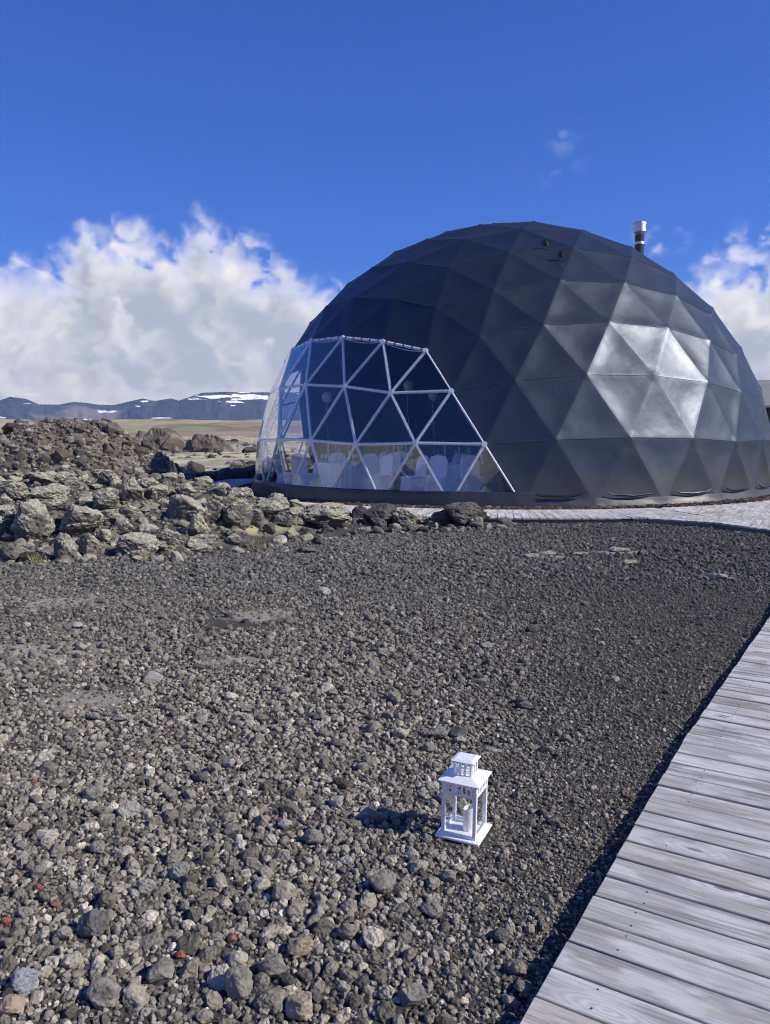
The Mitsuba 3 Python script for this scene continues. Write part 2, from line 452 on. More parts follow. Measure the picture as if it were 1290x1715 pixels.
rad = 3900 + 1500 * S + 120 * np.sin(A * 31)
mx, my = rad * np.sin(A), rad * np.cos(A)
P = np.stack([mx, my, 0 * mx], -1)
el = np.interp(np.degrees(A), *np.array(MT).T)
ridge = 5000 * np.tan(np.radians(el)) + 1.5
prof = np.interp(S, [0, .1, .35, .74, .78, 1], [0, .06, .36, 1.0, 1.0, .9])
gully = (1 - 2 * np.abs(fbm(np.stack([np.degrees(A) * .6, S * 1.2, 0 * S], -1), 5, 17) - .5)) - .75
mz = -25 + (ridge + 25) * np.clip(prof * (1 + .36 * gully * sst(0, .3, S) * sst(.76, .5, S)), 0, 1)
mz = np.where(S > 0.76, np.minimum(mz, -25 + (ridge + 25)), mz)
put('mountains', grid_mesh(mx, my, mz, True), 'm_mountain', smooth=40, kind='structure', label='far blue mountain range with patches of snow')

# ------------------------------------------------------------------ geodesic dome
FREQ = 6
ROT = 0.5309


def icosa():
    z, r = 1 / math.sqrt(5), 2 / math.sqrt(5)
    v = [(0, 0, 1)] + [(r * math.cos(2 * math.pi * k / 5), r * math.sin(2 * math.pi * k / 5), z) for k in range(5)]
    v += [(r * math.cos(2 * math.pi * (k + .5) / 5), r * math.sin(2 * math.pi * (k + .5) / 5), -z) for k in range(5)] + [(0, 0, -1)]
    f = [(0, 1 + k, 1 + (k + 1) % 5) for k in range(5)] + [(1 + k, 6 + k, 1 + (k + 1) % 5) for k in range(5)] + [(6 + k, 6 + (k + 1) % 5, 1 + (k + 1) % 5) for k in range(5)]
    return np.array(v), f


v0, f0 = icosa()
nodes, nid, tris = [], {}, []


def node(p):
    p = p / np.linalg.norm(p)
    k = tuple(np.round(p, 5) + 0.0)
    if k not in nid:
        nid[k] = len(nodes)
        nodes.append(p)
    return nid[k]


for f in f0:
    a, b, c = v0[list(f)]
    g = {(i, j): node((a * (FREQ - i - j) + b * i + c * j) / FREQ) for i in range(FREQ + 1) for j in range(FREQ + 1 - i)}
    for i in range(FREQ):
        for j in range(FREQ - i):
            tris.append((g[i, j], g[i + 1, j], g[i, j + 1]))
            if i + j < FREQ - 1:
                tris.append((g[i + 1, j], g[i + 1, j + 1], g[i, j + 1]))
nodes = np.array(nodes)
c_, s_ = math.cos(ROT), math.sin(ROT)
nodes = nodes @ np.array([[c_, s_, 0], [-s_, c_, 0], [0, 0, 1]])
tris = [t for t in tris if nodes[list(t), 2].min() > -0.02]
for i, t in enumerate(tris):
    a, b, c = nodes[list(t)]
    if np.dot(np.cross(b - a, c - a), a) < 0:
        tris[i] = (t[0], t[2], t[1])
NW = nodes * DR + [DC[0], DC[1], 0.0]
level = np.full(len(nodes), 99)
naz = np.degrees(np.arctan2(nodes[:, 1], nodes[:, 0])) % 360
order_z = np.sort(nodes[nodes[:, 2] > -0.02, 2])
# rings 0..3 have 30 nodes each
idx = np.argsort(np.where(nodes[:, 2] > -0.02, nodes[:, 2], 9))
for L in range(4):
    for i in idx[30 * L:30 * L + 30]:
        level[i] = L


nbr = {}
for t in tris:
    for a in t:
        nbr.setdefault(a, set()).update(t)


def edge_path(az0, side):
    """nodes of a slanting window edge, from the foot up, leaning to the given side"""
    n = min((i for i in range(len(nodes)) if level[i] == 0), key=lambda i: abs(naz[i] - az0))
    path = [n]
    for L in (1, 2, 3):
        n = sorted((i for i in nbr[n] if level[i] == L), key=lambda i: side * naz[i])[-1]
        path.append(n)
    return [float(naz[i]) for i in path]


WIN_R, WIN_L = 264.5, 144.5
EDGE_R, EDGE_L = edge_path(WIN_R, -1), edge_path(WIN_L, 1)
WIN_R, WIN_L = EDGE_R[0], EDGE_L[0]


def is_window(t):
    """trapezoid of clear panes: three rows of triangles, slanting in towards the top"""
    t = list(t)
    if level[t].max() > 3:
        return False
    c = nodes[t].mean(0)
    a = math.degrees(math.atan2(c[1], c[0])) % 360
    L = level[t].mean()
    return np.interp(L, range(4), EDGE_L) < a < np.interp(L, range(4), EDGE_R)


win = [t for t in tris if is_window(t)]
cov = [t for t in tris if not is_window(t)]

dome = thing('geodesic_dome', 'large black geodesic dome tent with a clear triangulated window on its left side', 'dome tent')
SUB = 18
bary = np.array([(i, j, SUB - i - j) for i in range(SUB + 1) for j in range(SUB + 1 - i)]) / SUB
bi = {}
for k, (i, j, _) in enumerate(np.round(bary * SUB).astype(int)):
    bi[i, j] = k
bf = []
for i in range(SUB):
    for j in range(SUB - i):
        bf.append((bi[i, j], bi[i + 1, j], bi[i, j + 1]))
        if i + j < SUB - 1:
            bf.append((bi[i + 1, j], bi[i + 1, j + 1], bi[i, j + 1]))
bf = np.array(bf)
allV, allF = [], []
for t in cov:
    tri = NW[list(t)]
    p = bary @ tri
    nrm = np.cross(tri[1] - tri[0], tri[2] - tri[0])
    nrm /= np.linalg.norm(nrm)
    out = (p - [DC[0], DC[1], 0]) / DR
    sag = 27 * bary.prod(1)
    amp = 0.024 + 0.018 * rng.random()
    mx_ = np.sort(bary, axis=1)
    edge = 4 * mx_[:, 2] * mx_[:, 1] * (1 - 27 * bary.prod(1) * 0.5) * np.exp(-(mx_[:, 0] / 0.06) ** 2)
    dn_ = np.min([np.linalg.norm(p - q, axis=1) for q in tri], axis=0)
    p = p - out * (amp * sag)[:, None] - out * (0.006 * edge)[:, None] + out * (0.020 * np.exp(-(dn_ / 0.09) ** 2))[:, None]
    allF.append(bf + len(bary) * len(allV))
    allV.append(p)
V, F = np.vstack(allV), np.vstack(allF)
uq, inv = np.unique(np.round(V, 4), axis=0, return_inverse=True)
inv = inv.ravel()
FN = np.cross(V[F[:, 1]] - V[F[:, 0]], V[F[:, 2]] - V[F[:, 0]])
flip = (FN * (V[F[:, 0]] - [DC[0], DC[1], 0])).sum(1) < 0
F[flip] = F[flip][:, ::-1]
FN[flip] *= -1
N = np.zeros_like(uq)
for k in range(3):
    np.add.at(N, inv[F[:, k]], FN)
N /= np.linalg.norm(N, axis=1, keepdims=True)
N = N[inv]
own = np.zeros_like(V)
for k in range(3):
    np.add.at(own, F[:, k], FN)
own /= np.linalg.norm(own, axis=1, keepdims=True)
N = 0.4 * N + 0.6 * own
N /= np.linalg.norm(N, axis=1, keepdims=True)
nb, nf = len(bary), len(bf)
for i, t in enumerate(cov):
    k = key_for(dome + '__cover__panel')
    fn = meshkit.write_ply((V[i * nb:(i + 1) * nb], F[i * nf:(i + 1) * nf] - i * nb), normals=N[i * nb:(i + 1) * nb])
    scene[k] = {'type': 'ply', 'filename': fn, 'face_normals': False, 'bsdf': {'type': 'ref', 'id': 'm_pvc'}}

# clear panes and white struts of the window
wedges = {}
cc = np.array([DC[0], DC[1], 0])
for t in win:
    tri = NW[list(t)]
    o = (tri - cc) / DR
    pane = tri + o * 0.030
    bw = np.array([[1, 0, 0], [0, 1, 0], [0, 0, 1], [.5, .5, 0], [0, .5, .5], [.5, 0, .5], [1 / 3, 1 / 3, 1 / 3]])
    pv = bw @ pane
    pv[6] -= (o.mean(0)) * 0.008
    put('pane', trimesh.Trimesh(pv, [[0, 3, 6], [3, 1, 6], [1, 4, 6], [4, 2, 6], [2, 5, 6], [5, 0, 6]], process=False), 'm_film', dome + '__window', smooth=True)
    for a, b in ((0, 1), (1, 2), (2, 0)):
        e = tuple(sorted((t[a], t[b])))
        wedges[e] = wedges.get(e, 0) + 1
hub = {}
for (a, b), n in wedges.items():
    p, q = NW[a], NW[b]
    d = (q - p) / np.linalg.norm(q - p)
    put('strut', tube(p + d * 0.03, q - d * 0.03, 0.033 if (n > 1 or level[a] == level[b]) else 0.017, 12), 'm_strut', dome + '__window', smooth=40)
    hub[a] = hub[b] = True
for a in hub:
    o = nodes[a]
    put('hub', tube(NW[a] - o * 0.03, NW[a] + o * 0.036, 0.055, 14), 'm_strut', dome + '__window', smooth=40)
# black lacing straps along the window's top edge, film hems sagging below it and along the slanted edge
for (a, b), n in wedges.items():
    p, q = NW[a], NW[b]
    m = (p + q) / 2
    o = (m - cc) / DR
    if n == 1 and level[a] == 3 and level[b] == 3:
        for k in range(5):
            s = p + (q - p) * (0.10 + 0.2 * k)
            d = (q - p) / np.linalg.norm(q - p)
            th = np.linspace(0, 2 * np.pi, 13)
            up = np.cross(o, d)
            ring = np.array([s + 0.043 * (np.cos(x) * o + np.sin(x) * up) for x in th])
            w = 0.035
            VV = np.vstack([ring - d * w / 2, ring + d * w / 2])
            FF = [[i, i + 1, 13 + i] for i in range(12)] + [[i + 1, 14 + i, 13 + i] for i in range(12)]
            put('strap', trimesh.Trimesh(VV, FF, process=False), 'm_pvcplain', dome + '__window', smooth=True)
    if n == 1 and level[a] + level[b] > 0 and naz[a] < 300 and naz[b] > 200:
        s = np.linspace(0, 1, 16)
        sagv = np.array([0, 0, -1.0]) if level[a] == level[b] else (cc + [-3, 0, 1.2] - m) / np.linalg.norm(cc + [-3, 0, 1.2] - m) * 0.8
        if level[a] == 3 and level[b] == 3 or (level[a] != level[b] and level[a] + level[b] < 4):
            put('hem', path_tube(p + (q - p) * s[:, None] + o * 0.04 + sagv * (0.26 * s * (1 - s))[:, None] + sagv * 0.03, 0.010, 6), 'm_hemfilm', dome + '__window', smooth=True)

# skirt round the foot of the cover, with the slack folds between the base nodes
ring0 = sorted([i for i in range(len(nodes)) if level[i] == 0], key=lambda i: naz[i])
skirt_v, skirt_f = [], []
wa0, wa1 = WIN_L + 1, WIN_R - 1


def wall_pt(a_deg, z):
    """point on the faceted dome near its foot, at azimuth and height"""
    k = int(((a_deg - naz[ring0[0]]) % 360) // 12) % 30
    p, q = NW[ring0[k]], NW[ring0[(k + 1) % 30]]
    t = ((a_deg - naz[ring0[k]]) % 360) / 12
    base = p + (q - p) * t
    o = np.array([base[0] - DC[0], base[1] - DC[1], 0])
    rad = np.linalg.norm(o)
    o /= rad
    flat = math.sqrt(DR ** 2 - z * z) * rad / DR
    return np.array([DC[0], DC[1], 0]) + o * flat + [0, 0, z], o


for part, a0, a1, ztop in (('skirt', wa1, wa0 + 360, 0.165), ('window_skirt', wa0 - 2, wa1 + 3, 0.285)):
    aa = np.linspace(a0, a1, int((a1 - a0) / 0.5) + 1)
    rows = []
    for a in aa:
        kk = ((a - naz[ring0[0]]) % 12) / 12
        wv = 0.012 * math.sin(kk * math.pi) + 0.006 * float(noise(np.array([a * 0.9, 0, 1.0]), 3))
        col = []
        rowz = ((ztop, 0.040), (ztop - 0.03, 0.062 + wv), (ztop * .55, 0.055 + wv * 2.2), (0.02, 0.085 + wv), (-0.10, 0.12)) if part == 'window_skirt' else ((0.13, -0.008), (0.10, 0.002), (0.05, 0.006 + wv), (0.0, 0.020 + wv * 2), (-0.10, 0.05 + wv * 2))
        for z, off in rowz:
            p, o = wall_pt(a, max(z, 0.0))
            p = p.copy()
            p[2] = z - (0.012 * math.sin(kk * math.pi) if z == ztop and part == 'window_skirt' else 0)
            col.append(p + o * (off + .012))
        rows.append(col)
    G = np.array(rows)
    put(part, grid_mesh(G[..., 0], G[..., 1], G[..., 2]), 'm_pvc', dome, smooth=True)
for k in range(30):
    a = naz[ring0[k]] + 6
    if WIN_L < a % 360 < WIN_R - 6:
        continue
    s = np.linspace(-1, 1, 22)
    wdt = 4.0 + 0.6 * rng.random()
    dz = 0.02 * rng.random()
    P = []
    for u in s:
        p, o = wall_pt((a + u * wdt) % 360, 0.16)
        p = p.copy()
        p[2] = 0.19 + dz + 0.075 * u ** 4 - 0.02 + 0.006 * math.sin(7 * u + k)
        P.append(p + o * (0.058 - 0.012 * u ** 2))
    put('slack_fold', path_tube(P, 0.022 * (1.02 - s ** 2) ** 0.5 + 0.004, 10), 'm_pvcplain', dome, smooth=True)

# seams: raised welded strips along some of the ribs
apexes = [i for i in range(len(nodes)) if nodes[i, 2] > -0.02]
seam_edges = {}
for t in cov:
    for a, b in ((0, 1), (1, 2), (2, 0)):
        e = tuple(sorted((t[a], t[b])))
        if abs(NW[e[0]][2] - NW[e[1]][2]) < 0.42 and NW[e[0]][2] > 0.5:
            seam_edges[e] = True
for (a, b) in seam_edges:
    p, q = NW[a], NW[b]
    if ((p + q) / 2 - cc)[1] > 2.5:
        continue
    o = ((p + q) / 2 - cc) / DR
    d = (q - p) / np.linalg.norm(q - p)
    sd = np.cross(d, o)
    s = np.linspace(0.06, 0.94, 10)[:, None]
    base = p + (q - p) * s + o * (0.004 - 0.006 * 4 * s * (1 - s))
    w = 0.009
    prof = [(-w, -0.010), (-w * .7, 0.004), (w * .7, 0.004), (w, -0.010)]
    G = np.stack([base + sd * x + o * y for x, y in prof], 1)
    put('seam', grid_mesh(G[..., 0], G[..., 1], G[..., 2]), 'm_pvcpale', dome + '__cover')

# loose black flaps near the apex
for (x, y, z), (w, h) in (((3.80, 18.3, 6.2), (0.22, 0.10)), ((4.10, 17.9, 5.8), (0.17, 0.08))):
    o = np.array([x, y, z]) - cc
    o /= np.linalg.norm(o)
    p = cc + o * (DR - 0.03)
    sx = np.cross([0, 0, 1], o)
    sx /= np.linalg.norm(sx)
    up = np.cross(o, sx)
    pts = [p + sx * a * w * 0.5 + up * b * h + o * e for a, b, e in ((-1, .2, .05), (-.3, .75, .14), (.4, .3, .08), (1, .1, .05), (.5, -.5, .02), (-.5, -.35, .02), (0, 0, .18))]
    put('vent_flap', trimesh.convex.convex_hull(np.array(pts)), 'm_pvcplain', dome)

# flue through the roof behind the crest
fx, fy = 8.07, 25.0
ch = dome + '__chimney'
put('pipe', tube((fx, fy, 4.6), (fx, fy, 7.62), 0.145, 28), 'm_darksteel', ch, smooth=40)
put('collar', tube((fx, fy, 7.32), (fx, fy, 7.40), 0.155, 28), 'm_steel', ch, smooth=40)
put('collar', tube((fx, fy, 7.60), (fx, fy, 7.66), 0.12, 28), 'm_steel', ch, smooth=40)
cap = trimesh.creation.revolve(np.array([(0.0, 7.64), (0.13, 7.64), (0.205, 7.70), (0.205, 7.90), (0.212, 7.91), (0.212, 7.93), (0.205, 7.94), (0.205, 7.985), (0.19, 8.0), (0.0, 8.01)]), sections=32)
cap.apply_translation([fx, fy, 0])
put('cap', cap, 'm_steel', ch, smooth=35)

# floor of the dome
d_ = trimesh.creation.cylinder(radius=7.1, height=0.08, sections=60)
d_.apply_translation([DC[0], DC[1], -0.02])
put('floor', d_, 'm_floor', dome)

# ------------------------------------------------------------------ tables, chairs, candles, balloons inside
def tablecloth(rad, h):
    n = 160
    th = np.linspace(0, 2 * np.pi, n, endpoint=False)
    rows = []
    for r, z, pl in ((0.0, h, 0), (rad * .5, h, 0), (rad * .97, h, 0), (rad, h - .012, 0), (rad * 1.01, h - .06, .3), (rad * 1.03, h * .6, .8), (rad * 1.06, .02, 1)):
        q = r + pl * (.022 * np.sin(th * 34 + 1.5 * np.sin(th * 3)) + .015 * np.sin(th * 13 + 2))
        rows.append(np.stack([q * np.cos(th), q * np.sin(th), 0 * th + z], -1))
    G = np.array(rows)
    return grid_mesh(G[..., 0], G[..., 1], G[..., 2], True)


tables = [(-1.15, 19.75, 0.66, 'round table in a pleated white cloth nearest the left end of the dome window'),
          (1.72, 18.35, 0.66, 'round table in a white cloth behind the chairs at the right of the dome window'),
          (0.35, 21.0, 0.66, 'round table in a white cloth set deeper inside the dome')]
for k, (x, y, r, lab) in enumerate(tables):
    t = thing('round_table', lab, 'table', 'white clothed tables inside the dome')
    m = tablecloth(r, 0.735)
    m.apply_translation([x, y, 0.02])
    put('tablecloth', m, 'm_linen', t, smooth=60)
    m = tube((x, y, 0.02), (x, y, 0.7), 0.05, 10)
    put('pedestal', m, 'm_darksteel', t, smooth=40)
    spots = [(-.28, -.1, .40), (.02, -.25, .30), (.24, .05, .44), (.35, -.2, .34), (-.1, .2, .36)] if k != 1 else [(-.3, -.2, .42), (.05, .0, .33), (.28, -.12, .30), (-.05, -.3, .25)]
    for (dx, dy, h) in spots:
        z0 = 0.758
        c = thing('table_candle', ['thin pale taper candle on the leftmost clothed table in the dome', 'thin pale taper candle on the clothed table at the right of the window', 'thin pale taper candle on the deepest clothed table'][k], 'candle', 'taper candles on the dome tables')
        hol = trimesh.creation.revolve(np.array([(0, 0), (.04, 0), (.04, .008), (.012, .02), (.010, .06), (.018, .075), (.018, .09), (0, .09)]), sections=12)
        hol.apply_translation([x + dx, y + dy, z0])
        put('holder', hol, 'm_steel', c, smooth=40)
        put('taper', trimesh.creation.cone(radius=.0001, height=.0001) if False else tube((x + dx, y + dy, z0 + .07), (x + dx, y + dy, z0 + .07 + h), .011, 10), 'm_candle', c, smooth=40)
    for a in range(6):
        aa = a * math.pi / 3 + 0.4 + k
        px_, py_ = x + 0.46 * math.cos(aa), y + 0.46 * math.sin(aa)
        g = trimesh.creation.revolve(np.array([(0, 0), (.032, 0), (.032, .003), (.004, .008), (.004, .08), (.03, .12), (.036, .16), (.030, .20), (.028, .20), (.034, .16), (.028, .122), (0, .085)]), sections=14)
        g.apply_translation([px_, py_, z0])
        put('wine_glass', g, 'm_hemfilm', None, smooth=40, label=['wine glass on the leftmost white table in the dome', 'wine glass on the white table at the right of the window', 'wine glass on the deepest white table in the dome'][k], cat='wine glass', group='glasses on the dome tables')


def rounded_hull(pts, r):
    return m3.Manifold.batch_hull([m3.Manifold.sphere(r, 12).translate(list(map(float, p))) for p in pts])


def chair_meshes():
    back = rounded_hull([(-.19, .19, .46), (.19, .19, .46), (-.205, .25, .80), (.205, .25, .80), (-.15, .275, .91), (.15, .275, .91), (0, .28, .935)], .030)
    seat = rounded_hull([(-.19, -.20, .45), (.19, -.20, .45), (-.19, .18, .45), (.19, .18, .45)], .035)
    n = 120
    th = np.linspace(0, 2 * np.pi, n, endpoint=False)
    sq = lambda a, b, e: (np.sign(np.cos(th)) * np.abs(np.cos(th)) ** e * a, np.sign(np.sin(th)) * np.abs(np.sin(th)) ** e * b)
    rows = []
    for z, a, b, pl in ((.47, .21, .215, 0), (.40, .225, .235, .2), (.2, .24, .26, .8), (.01, .26, .29, 1)):
        x, y = sq(a, b, .45)
        w = 1 + pl * .045 * np.sin(th * 17 + np.sin(th * 4))
        rows.append(np.stack([x * w, y * w, 0 * x + z], -1))
    G = np.array(rows)
    return to_tri(back), to_tri(seat), grid_mesh(G[..., 0], G[..., 1], G[..., 2], True)


CHM = chair_meshes()
CH = [mikit.ply(m, 'm_linen', smooth=50) for m in CHM]
chairs = [(-2.50, 19.90, 250, 'white covered chair at the far left of the dome window'), (-2.02, 19.20, 215, 'second white covered chair from the left behind the dome window'),
          (-0.12, 18.35, 130, 'white covered chair turned sideways left of the middle of the window'), (0.66, 17.62, 120, 'white covered chair leaning side on at the middle of the dome window'),
          (1.16, 17.35, 165, 'white covered chair with its rounded back to the glass, second from the right'), (1.97, 17.22, 188, 'white covered chair nearest the right end of the dome window'),
          (0.12, 20.0, 150, 'white covered chair in the second row left of the middle table'), (-1.30, 20.85, 10, 'white covered chair on the far side of the leftmost table'),
          (-0.35, 20.3, 95, 'white covered chair between the leftmost table and the deepest table'), (1.05, 19.05, 70, 'white covered chair on the left side of the right hand table'),
          (2.6, 18.5, 260, 'white covered chair in shade on the right side of the right hand table'), (1.9, 19.3, 0, 'white covered chair behind the right hand table facing the glass'),
          (0.45, 21.95, 0, 'white covered chair beyond the deepest table'), (-0.25, 19.35, 205, 'white covered chair just behind the sideways chair')]
for x, y, a, lab in chairs:
    c = thing('banquet_chair', lab, 'chair', 'white covered chairs inside the dome')
    for nme, d in zip(('back', 'seat', 'seat_skirt'), CH):
        scene[f'{c}__{nme}'] = {**d, 'to_world': T().translate([x, y, 0.02]).rotate([0, 0, 1], a + 180)}
# balloons on strings
for (x, y, z, tz, lab) in [(-1.5, 20.5, 2.44, .02, 'pale round balloon on a string seen through the left window panes'), (0.65, 20.6, 2.72, .02, 'pale round balloon behind the window hub right of the middle, highest of them'),
                      (1.3, 20.5, 2.47, .02, 'pale round balloon furthest to the right inside the window')]:
    b = thing('balloon', lab, 'balloon', 'balloons floating inside the dome')
    s = trimesh.creation.icosphere(subdivisions=3, radius=0.13)
    s.apply_scale([1, 1, 1.18])
    s.apply_translation([x, y, z])
    put('bulb', s, 'm_balloon', b, smooth=True)
    k = trimesh.creation.cone(radius=.022, height=.04, sections=10)
    k.apply_translation([x, y, z - .19])
    put('knot', k, 'm_balloon', b)
    zz = np.linspace(0.03, z - .19, 14)
    put('string', path_tube(np.stack([x + .03 * np.sin(zz * 2), y + .02 * np.sin(zz * 3), zz], -1), .004, 5), 'm_hemfilm', b)

# ------------------------------------------------------------------ boardwalks
board_no = [0]


def plank(parent, p0, p1, width, z, th=0.028, ch=0.004, bend=0.0):
    """a board from p0 to p1 (its centre line), top at z"""
    p0, p1 = np.asarray(p0, float), np.asarray(p1, float)
    L = np.linalg.norm(p1 - p0)
    board_no[0] += 1
    hw = width / 2
    us = np.array([0, ch, L - ch, L]) if ch else np.array([0, L])
    prof = [(-hw, -th), (-hw, -ch), (-hw + ch, 0), (hw - ch, 0), (hw, -ch), (hw, -th)] if ch else [(-hw, -th), (-hw, 0), (hw, 0), (hw, -th)]
    V, UV = [], []
    d = (p1 - p0) / L
    s = np.array([-d[1], d[0]])
    tw = (rng.random(2) - .5) * .004
    off = rng.random() * 40
    for i, u in enumerate(us):
        for (a, b) in prof:
            if ch and i in (0, 3) and b == 0:
                b = -ch
            q = p0 + d * u + s * a
            V.append([q[0], q[1], z + b + tw[0] * a / hw + tw[1] * (u / L - .5)])
            UV.append([u + off, a + board_no[0] * 10 + 5])
    n, k = len(prof), len(us)
    F = []
    for i in range(k - 1):
        for j in range(n):
            q = [i * n + j, i * n + (j + 1) % n, (i + 1) * n + (j + 1) % n, (i + 1) * n + j]
            F += [[q[0], q[1], q[2]], [q[0], q[2], q[3]]]
    for j in range(1, n - 1):
        F += [[0, j + 1, j], [(k - 1) * n, (k - 1) * n + j, (k - 1) * n + j + 1]]
    m = trimesh.Trimesh(np.array(V), F, process=False)
    if m.volume < 0:
        m.invert()
    put('plank', m, 'm_wood', parent, uv=np.array(UV))


# the near boardwalk: left edge, from behind the camera to the ring of decking by the dome
EDGE = np.array([(-1.84, -1.80), (0.30, 1.65), (1.30, 3.27), (2.84, 5.58), (4.62, 8.7), (5.72, 11.36)]) * 1.055
walk = 'boardwalk'
labels[walk] = {'kind': 'structure', 'label': 'weathered grey plank boardwalk running from the lower right corner towards the dome'}
PITCHB, WB, WIDTH = 0.1260, 0.1160, 1.9
seg = np.linalg.norm(np.diff(EDGE, axis=0), axis=1)
cum = np.concatenate([[0], np.cumsum(seg)])
s = 0.3
nail = []
while s < cum[-1] - 0.3:
    k = np.searchsorted(cum, s) - 1
    d = (EDGE[k + 1] - EDGE[k]) / seg[k]
    e = EDGE[k] + d * (s - cum[k])
    # ease the direction near the joints so the boards fan
    for kk in range(1, len(EDGE) - 1):
        if abs(s - cum[kk]) < 0.25:
            d2 = (EDGE[kk + 1] - EDGE[kk]) / seg[kk]
            d1 = (EDGE[kk] - EDGE[kk - 1]) / seg[kk - 1]
            w = (s - cum[kk] + .25) / .5
            d = d1 * (1 - w) + d2 * w
            d /= np.linalg.norm(d)
    nrm = np.array([d[1], -d[0]])
    z = np.interp(s, [0, 9, cum[-1]], [LIFT, LIFT, -0.025])
    j = (rng.random() - .5) * .005
    plank(walk, e + nrm * (j), e + nrm * (WIDTH + j), WB, z + (rng.random() - .5) * .0025, 0.028, 0.0025)
    if s < 8:
        for u in (0.13, 0.72, 1.30) if rng.random() < .6 else ():
            for v in (-.035, .035):
                nail.append((*(e + nrm * (u + rng.random() * .015) + d * (v + rng.random() * .006)), z + .0012))
    s += PITCHB
nv = [trimesh.creation.cylinder(radius=.0024, height=.002, sections=7, transform=trimesh.transformations.translation_matrix(p)) for p in nail]
put('nail_heads', cat_mesh(nv), 'm_nail', walk, kind='stuff')
for off in (0.09, 0.95, 1.75):
    for k in range(len(EDGE) - 1):
        a, b = EDGE[k], EDGE[k + 1]
        d = (b - a) / seg[k]
        nrm = np.array([d[1], -d[0]])
        za = np.interp(cum[k:k + 2], [0, 9, cum[-1]], [LIFT, LIFT, -0.025])
        pts = [(*(q + nrm * (off + o) + d * e), zz - h) for q, zz, e in ((a, za[0], -.02), (b, za[1], .02)) for o in (0, .045) for h in (.030, .15)]
        put('joist', trimesh.convex.convex_hull(np.array(pts)), 'm_woodside', walk)

# the ring of decking round the dome, plus the apron where the boardwalk meets it
ringw = 'boardwalk_001'
labels[ringw] = {'kind': 'structure', 'label': 'pale plank walkway curving round the foot of the dome'}
ZR = -0.03
outer = sg.Point(*DC).buffer(ROUT, 128)
inner = sg.Point(*DC).buffer(RIN, 128)
ring = outer.difference(inner)
a0 = math.radians(306)
apron = sg.Polygon([(4.35, 13.66), (5.30, 12.95), (5.52, 12.76), (5.93, 11.78), (8.6, 10.5), (12, 14), (11.2, 16.2), (8.24, 15.9)])
ax = np.array([0.5, 0.866])
step = 0.137
a = math.radians(158)
while a < math.radians(283.5):
    c, s_ = math.cos(a), math.sin(a)
    p0, p1 = DC + RIN * np.array([c, s_]), DC + ROUT * np.array([c, s_])
    plank(ringw, p0, p1, 0.130 * 1.0, ZR + (rng.random() - .5) * .002, 0.028, 0.003)
    a += step / ((RIN + ROUT) / 2)
zone = sg.Polygon([DC + 30 * np.array([math.cos(math.radians(q)), math.sin(math.radians(q))]) for q in (283.8, 300, 320, 332)] + [tuple(DC)])
region = apron.difference(ring.difference(zone)).union(ring.intersection(zone)).difference(inner).buffer(0)
pn = np.array([ax[1], -ax[0]])
for k in range(-60, 60):
    mid = DC + pn * (k * step)
    cl = sg.LineString([mid - ax * 30, mid + ax * 30]).intersection(region)
    for gmt in getattr(cl, 'geoms', [cl]):
        if gmt.is_empty or gmt.length < 0.2:
            continue
        q = np.array(gmt.coords)
        if np.linalg.norm((q.mean(0) - DC)) > 14 or q[:, 1].min() > 19:
            continue
        plank(ringw, q[0], q[-1], 0.130, ZR + (rng.random() - .5) * .002, 0.028, 0.003)
# fascia boards along the outer edge
for (p, q) in (((4.40, 13.60), (5.30, 12.93)), ((5.30, 12.93), (5.52, 12.74)), ((5.52, 12.74), (5.93, 11.77))):
    p, q = np.array(p), np.array(q)
    d = (q - p) / np.linalg.norm(q - p)
    n_ = np.array([-d[1], d[0]])
    if n_[1] > 0:
        n_ = -n_
    pts = [(*(e + n_ * o), z) for e in (p, q) for o in (-.03, -.005) for z in (ZR - .03, -.16)]
    put('fascia', trimesh.convex.convex_hull(np.array(pts)), 'm_woodside', ringw)
aa = np.radians(np.linspace(158, 285, 120))
for r in (ROUT - .06, RIN + .06):
    G = np.stack([np.stack([DC[0] + (r + o) * np.cos(aa), DC[1] + (r + o) * np.sin(aa), 0 * aa + z], -1) for o, z in ((.02, -.15), (.02, ZR - .03), (-.02, ZR - .03), (-.02, -.15))], 1)
    put('bearer', grid_mesh(G[..., 0], G[..., 1], G[..., 2]), 'm_woodside', ringw)

# ------------------------------------------------------------------ rocks and gravel
def rock(seed, sub, rough=0.16, cuts=9, fine=0.05, grit=0.0):
    r = np.random.default_rng(seed)
    m = trimesh.creation.icosphere(subdivisions=sub)
    v = m.vertices.copy()
    for _ in range(cuts):
        n = r.normal(size=3)
        n /= np.linalg.norm(n)
        d = r.uniform(.52, .9)
        h = v @ n
        v -= np.where(h > d, h - d, 0)[:, None] * n * r.uniform(.75, 1)
    o = r.random(3) * 50
    v *= (1 + rough * 2 * (fbm(v * 1.7 + o, 3, seed % 97) - .5) + fine * 2 * (1 - 2 * np.abs(fbm(v * 4.2 + o, 3, seed % 89) - .5) - .6))[:, None]
    if grit:
        v *= (1 + grit * 2 * (fbm(v * 9 + o, 3, seed % 83) - .5))[:, None]
    m.vertices = v
    return m


